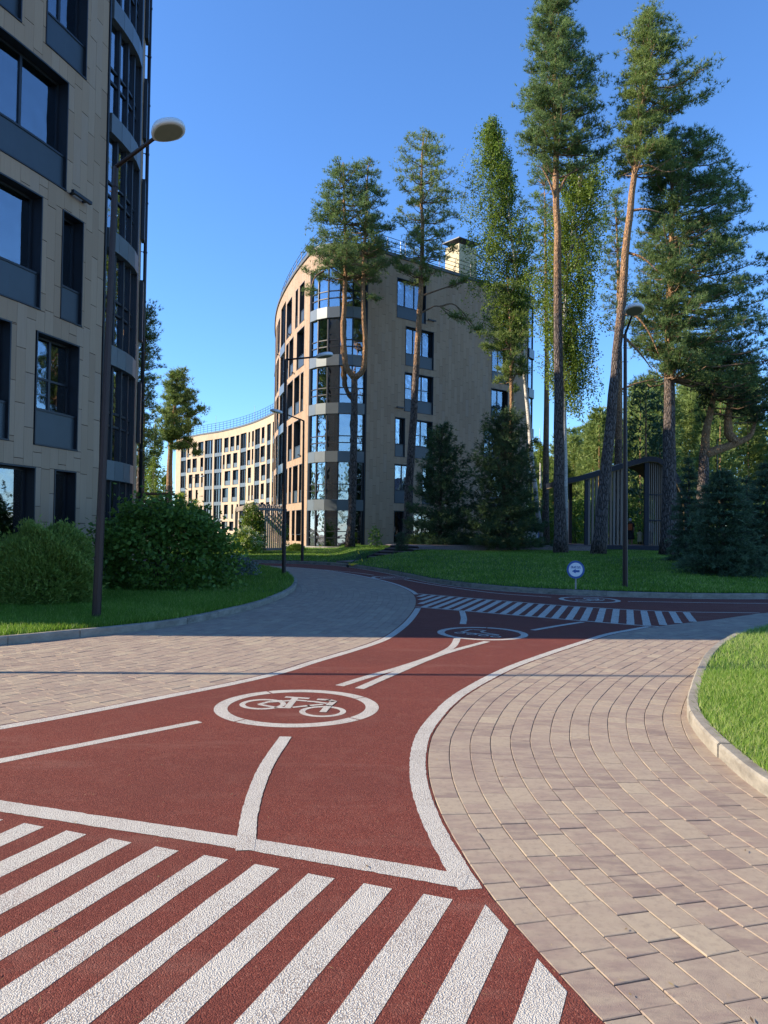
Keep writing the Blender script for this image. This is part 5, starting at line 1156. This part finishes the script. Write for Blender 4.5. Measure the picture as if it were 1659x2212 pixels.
for x, y, w_ in ((xL + .08, dP, .2), (P_(1396, 1100)[0], dP, .26), (xL + .08, dP + dep - .2, .2), (P_(1396, 1100)[0], dP + dep - .2, .26), (P_(1440, 1100)[0], dP, .2)):
    m = MB(org); zt = roof_z(x); m.box((x, y, (fz + .024 + zt) / 2), (w_, .2, zt - fz - .03)); m.build('post', 'navy_metal', pv)
def slat(x, y, w_=.10, dd=.13, tn=0.):
    m = MB(org); zt = roof_z(x); m.tone = tn; m.box((x, y, (fz + .024 + zt) / 2), (w_, dd, zt - fz - .05)); m.build('slat', 'slat_wood', pv)
for px_ in (1272, 1280, 1288, 1296, 1304, 1311, 1319, 1326, 1334, 1342, 1349): slat(P_(px_, 1100)[0], dP, .13, .16, random.random() * .8)
for px_ in (1402, 1406.5, 1411, 1415.5, 1420, 1424.5, 1429, 1433.5): slat(P_(px_, 1100)[0], dP, .055, .1, random.random() * .8)
for i in range(14): slat(P_(1448, 1100)[0] + .05 + i * .09, dP + .1, .045, .1, random.random())
for z in (fz + 1.55, fz + 3.1):
    m = MB(org); m.box(((P_(1396, 1100)[0] + P_(1440, 1100)[0]) / 2, dP - .08, z), (P_(1440, 1100)[0] - P_(1396, 1100)[0] - .2, .05, .07)); m.build('cross_rail', 'navy_metal', pv)
m = MB(org); m.box((xL + 2.2, dP + 3.2, fz + .45), (2.6, .45, .06)); m.box((xL + 1.1, dP + 3.2, fz + .22), (.08, .4, .40)); m.box((xL + 3.3, dP + 3.2, fz + .22), (.08, .4, .40)); m.build('bench', 'slat_wood', pv)

# ---- people inside the pavilion
def person(label, x, y, z, h, top, legs, hair, facing=0., cap=None, dress=False, arm=.0, bag=None):
    """one continuous body grown over a skeleton; clothes and hair as children"""
    t = thing('person', (x, y, z), label, 'person'); t.rotation_euler.z = facing; s = h / 1.7
    J = [(0, 0, .95, .13), (0, 0, 1.15, .12), (0, .0, 1.36, .145), (0, .0, 1.47, .055), (0, .01, 1.56, .085), (0, .01, 1.655, .075),
         (.17, 0, 1.38, .06), (.23, .02, 1.12, .045), (.22, -.08 - arm, .92 + arm, .035), (.22, -.12 - arm, .83 + arm * 1.1, .032), (-.17, 0, 1.38, .06), (-.23, .02, 1.12, .045), (-.22, -.05, .90, .035), (-.22, -.07, .80, .032),
         (.095, 0, .88, .095), (.10, -.01, .50, .065), (.10, .01, .08, .045), (.10, -.12, .035, .04), (-.095, 0, .88, .095), (-.10, .0, .50, .065), (-.10, .02, .08, .045), (-.10, -.11, .035, .04)]
    E_ = [(0, 1), (1, 2), (2, 3), (3, 4), (4, 5), (2, 6), (6, 7), (7, 8), (8, 9), (2, 10), (10, 11), (11, 12), (12, 13), (0, 14), (14, 15), (15, 16), (16, 17), (0, 18), (18, 19), (19, 20), (20, 21)]
    me = bpy.data.meshes.new('body'); me.from_pydata([(a * s, b * s, c * s) for a, b, c, r in J], E_, []); o = link('body', me, 'skin', t)
    md = o.modifiers.new('skin', 'SKIN')
    for q, jv in zip(me.skin_vertices[0].data, J): q.radius = (jv[3] * s, jv[3] * s * .85)
    me.skin_vertices[0].data[0].use_root = True
    md.use_smooth_shade = True; sb = o.modifiers.new('sub', 'SUBSURF'); sb.levels = 1; sb.render_levels = 2
    def shell(nm, mt, prof, sx=1., sy=.72, oy=0.):
        m = MB(); m.lathe((0, oy, 0), [(r * s, zz * s) for r, zz in prof], 16, sx, sy); m.build(nm, mt, t, smooth=True)
    if dress: shell('coat', top, [(.27, .36), (.25, .6), (.205, .95), (.19, 1.1), (.215, 1.34), (.12, 1.45), (.06, 1.48)])
    else: shell('top', top, [(.185, .84), (.178, 1.05), (.205, 1.3), (.20, 1.38), (.12, 1.45), (.06, 1.475)])
    m = MB()
    for sg in (-1, 1): 
        m.tube([(sg * .095 * s, 0, .92 * s), (sg * .10 * s, 0, .5 * s), (sg * .10 * s, .01 * s, .12 * s)], [.118 * s, .088 * s, .07 * s], 10)
    m.build('trousers', legs, t, smooth=True)
    for sg in (-1, 1):
        m = MB(); m.tube([(sg * .17 * s, 0, 1.38 * s), (sg * .225 * s, .015 * s, 1.15 * s)], [.078 * s, .066 * s], 8); m.build('sleeve', top, t, smooth=True)
    m = MB(); m.lathe((0, .02 * s, 1.53 * s), [(.05 * s, -.03 * s), (.098 * s, .02 * s), (.108 * s, .08 * s), (.09 * s, .15 * s), (.03 * s, .185 * s)], 14); m.build('cap' if cap else 'hair', cap or hair, t, smooth=True)
    if bag: m = MB(); m.box((.0, .16 * s, 1.15 * s), (.28 * s, .14 * s, .42 * s), 0, .03); m.build('backpack', bag, t)
    return t
pp = lambda x, dd: D(x, 1178, dP + dd)[0]
person('person in dark clothes and pale cap seen past the lamp post', pp(1361, 1.3), dP + 1.3, fz + .022, 1.66, 'cloth_black', 'skin', 'hair_dark', R(160), cap='cap_grey', dress=True, bag='cloth_orange')
person('small person in a beige coat standing in the open pavilion side', pp(1382, .8), dP + .8, fz + .022, .98, 'cloth_beige', 'cloth_black', 'hair_dark', R(170), dress=True)
person('person in white top and dark trousers behind the thin slats', pp(1405.5, 1.9), dP + 1.9, fz + .022, 1.62, 'cloth_white', 'cloth_navy', 'hair_dark', R(20))

# ---- kick scooter dropped at the far kerb
g = G(764, 1226, .0); org = (g[0], g[1], .0); t = thing('kick_scooter', org, 'yellow and black kick scooter leaning over the far kerb by the steps', 'scooter')
gx, gy = g; m = MB(org); m.box((gx + .03, gy + .02, .125), (.34, .15, .085), R(8), .02); m.build('deck', 'scooter_yellow', t)
for dx in (-.25, .24):
    m = MB(org); c = (gx + dx, gy + .03 + dx * .14); m.tube([(c[0] - .004, c[1] - .02, .062), (c[0] + .004, c[1] + .02, .062)], .06, 14); m.build('wheel', 'rubber', t)
m = MB(org); m.tube([(gx - .24, gy - .005, .07), (gx - .17, gy, .16)], .022, 7); m.bar((gx - .18, gy, .15), (gx - .08, gy + .03, .13), .06, .03); m.build('fork', 'scooter_yellow', t)
m = MB(org); top = np.array([gx + .26, gy + .32, .46]); m.tube([(gx - .2, gy, .13), top], .018, 8); m.build('stem', 'scooter_black', t)
m = MB(org); hb = np.array([.10, -.05, -.20]); m.tube([top - hb * .55, top + hb * .55], .015, 8); m.build('handlebar', 'scooter_black', t)
for sg in (-1, 1): m = MB(org); m.tube([top + hb * sg * .5, top + hb * sg * 1.05], .022, 8); m.build('grip', 'scooter_yellow', t)

# ---- slatted pergola with climbers, left of the glass corner
p0, p1 = np.array(D(548, 1180, 43)[:2]), np.array(D(617, 1180, 45.5)[:2]); p2 = np.array(D(508, 1180, 45)[:2]); org = (p0[0], p0[1], .3); t = thing('slatted_pergola', org, 'brown slatted pergola hung with climbers beside the sunlit facade', 'pergola')
tv = (p1 - p0) / np.linalg.norm(p1 - p0); L = np.linalg.norm(p1 - p0)
for i in range(int(L / .19)):
    q = p0 + tv * (.19 * i); m = MB(org); m.tone = random.random() * .7; m.box((q[0], q[1], .3 + 1.32), (.06, .06, 2.6), math.atan2(tv[1], tv[0])); m.build('slat', 'slat_wood', t)
tv2 = (p2 - p0) / np.linalg.norm(p2 - p0); L2 = np.linalg.norm(p2 - p0)
for z in (.42, 2.70):
    m = MB(org); m.bar((*(p0 - tv * .1), z + .0), (*(p0 + tv * L), z), .11, .14); m.build('rail', 'slat_wood', t)
m = MB(org); m.bar((*p0, 2.86), (*(p0 + tv2 * L2), 2.62), .12, .2); m.build('beam', 'slat_wood', t)
m = MB(org); m.box((*(p0 + tv2 * (L2 - .1)), 1.45), (.14, .14, 2.3)); m.build('post', 'slat_wood', t)
for i in range(7): 
    q = p0 + tv * (L * i / 6.5); m = MB(org); m.bar((*q, 2.95), (*(q + tv2 * L2), 2.75), .07, .12); m.build('rafter', 'slat_wood', t)
shrub('climbing plant covering the near corner of the slatted pergola', (*D(545, 1180, 42.7)[:2], .3), (.75, .7, 2.75), 111, 'birch_leaf', 3800, .13, 'climber', 'climbers on the pergola', shell=.3, tmu=.35, cat='climber')
shrub('dark climber growing inside the slats of the pergola', (*D(588, 1180, 47.4)[:2], .3), (1.0, .9, 2.1), 112, 'bush_leaf', 3000, .13, 'climber', 'climbers on the pergola', shell=.3, cat='climber')
# ---- dark timber screen past the near block
p = D(335, 1100, 42); org = (p[0], p[1], .3); t = thing('timber_screen', org, 'dark timber screen with horizontal boards past the near block corner', 'screen')
for i in range(9):
    m = MB(org); m.box((p[0] - .2, p[1], .75 + i * .28), (1.7, .05, .12 if i < 7 else .2)); m.build('board', 'dark_wood', t)
for dx in (-1.0, .58): m = MB(org); m.box((p[0] + dx, p[1] + .06, 1.85), (.12, .1, 3.0)); m.build('post', 'dark_wood', t)
m = MB(org); m.box((p[0] - .2, p[1] + .4, 3.42), (1.9, 1.4, .10)); m.build('roof_board', 'dark_wood', t)


# dry needles and leaf scraps blown over the ground
rgl = np.random.default_rng(55); k = 900; q = np.stack([rgl.uniform(-3, 3.2, k), 2.3 + 9.5 * rgl.random(k) ** 1.4, np.full(k, .009)], 1); q = q[~in_poly(q[:, :2], R_POLY) & ~in_poly(q[:, :2], L_POLY)]
az = rgl.uniform(0, 6.28, len(q)); ll = rgl.uniform(.012, .04, len(q)); ww = np.where(rgl.random(len(q)) < .12, .0045, .0012); dv = np.stack([np.cos(az), np.sin(az), rgl.uniform(0, .04, len(q))], 1) * ll[:, None]; sv = np.stack([-np.sin(az), np.cos(az), np.zeros(len(q))], 1) * ww[:, None]
leafmat('litter', [(0., (.12, .07, .03)), (.6, (.28, .19, .08)), (1., (.42, .34, .14))], .1)
link('leaf_litter', tri_mesh('leaf_litter', np.stack([q, q + dv * .5 + sv, q + dv, q + dv * .5 - sv], 1).reshape(-1, 3), rgl.random(len(q)), 4), 'litter', label='scattered dry needles and leaf scraps on path and paving', cat='litter', kind='stuff')

# undergrowth closing the view under the wood
rgu = np.random.default_rng(66); k = 16000; d_ = rgu.uniform(72, 92, k); xx = rgu.uniform(1100, 1720, k); X_ = (xx - CX) / FPX * d_; top = 2.6 + 1.6 * np.sin(X_ * .35) + 1.2 * np.sin(X_ * .9 + 1); q = np.stack([X_, d_, .6 + rgu.random(k) * np.maximum(top, 1.2)], 1)
link('undergrowth', tri_mesh('undergrowth', leaves(q, .42, rgu), np.clip(rgu.normal(.45, .25, k), 0, 1), 4), 'birch_leaf', label='leafy undergrowth along the foot of the pine wood', cat='undergrowth', kind='stuff')

# pines hidden behind the near block: their crowns shade the lawn in front of the pavilion
wood('hidden_pines', 'pines standing behind the near block', [(-18.2, 40.6, 19.5), (-19.5, 43.0, 20), (-18.4, 45.4, 19.5), (-20.5, 47.4, 20), (-22, 42, 20), (-23, 45.5, 20)], 105, 'pine_needles', .5, low=.52)
# woods to the left and behind the viewer, which show only in the glass
rg = random.Random(78)
wood('side_wood', 'pine wood standing round the place outside the picture', [(rg.uniform(-74, -48), d, rg.uniform(12, 17)) for d in np.linspace(4, 74, 16)] + [(x, rg.uniform(-44, -30), rg.uniform(12, 18)) for x in np.linspace(-50, 34, 18)], 104, 'pine_needles', .9, dn=170)
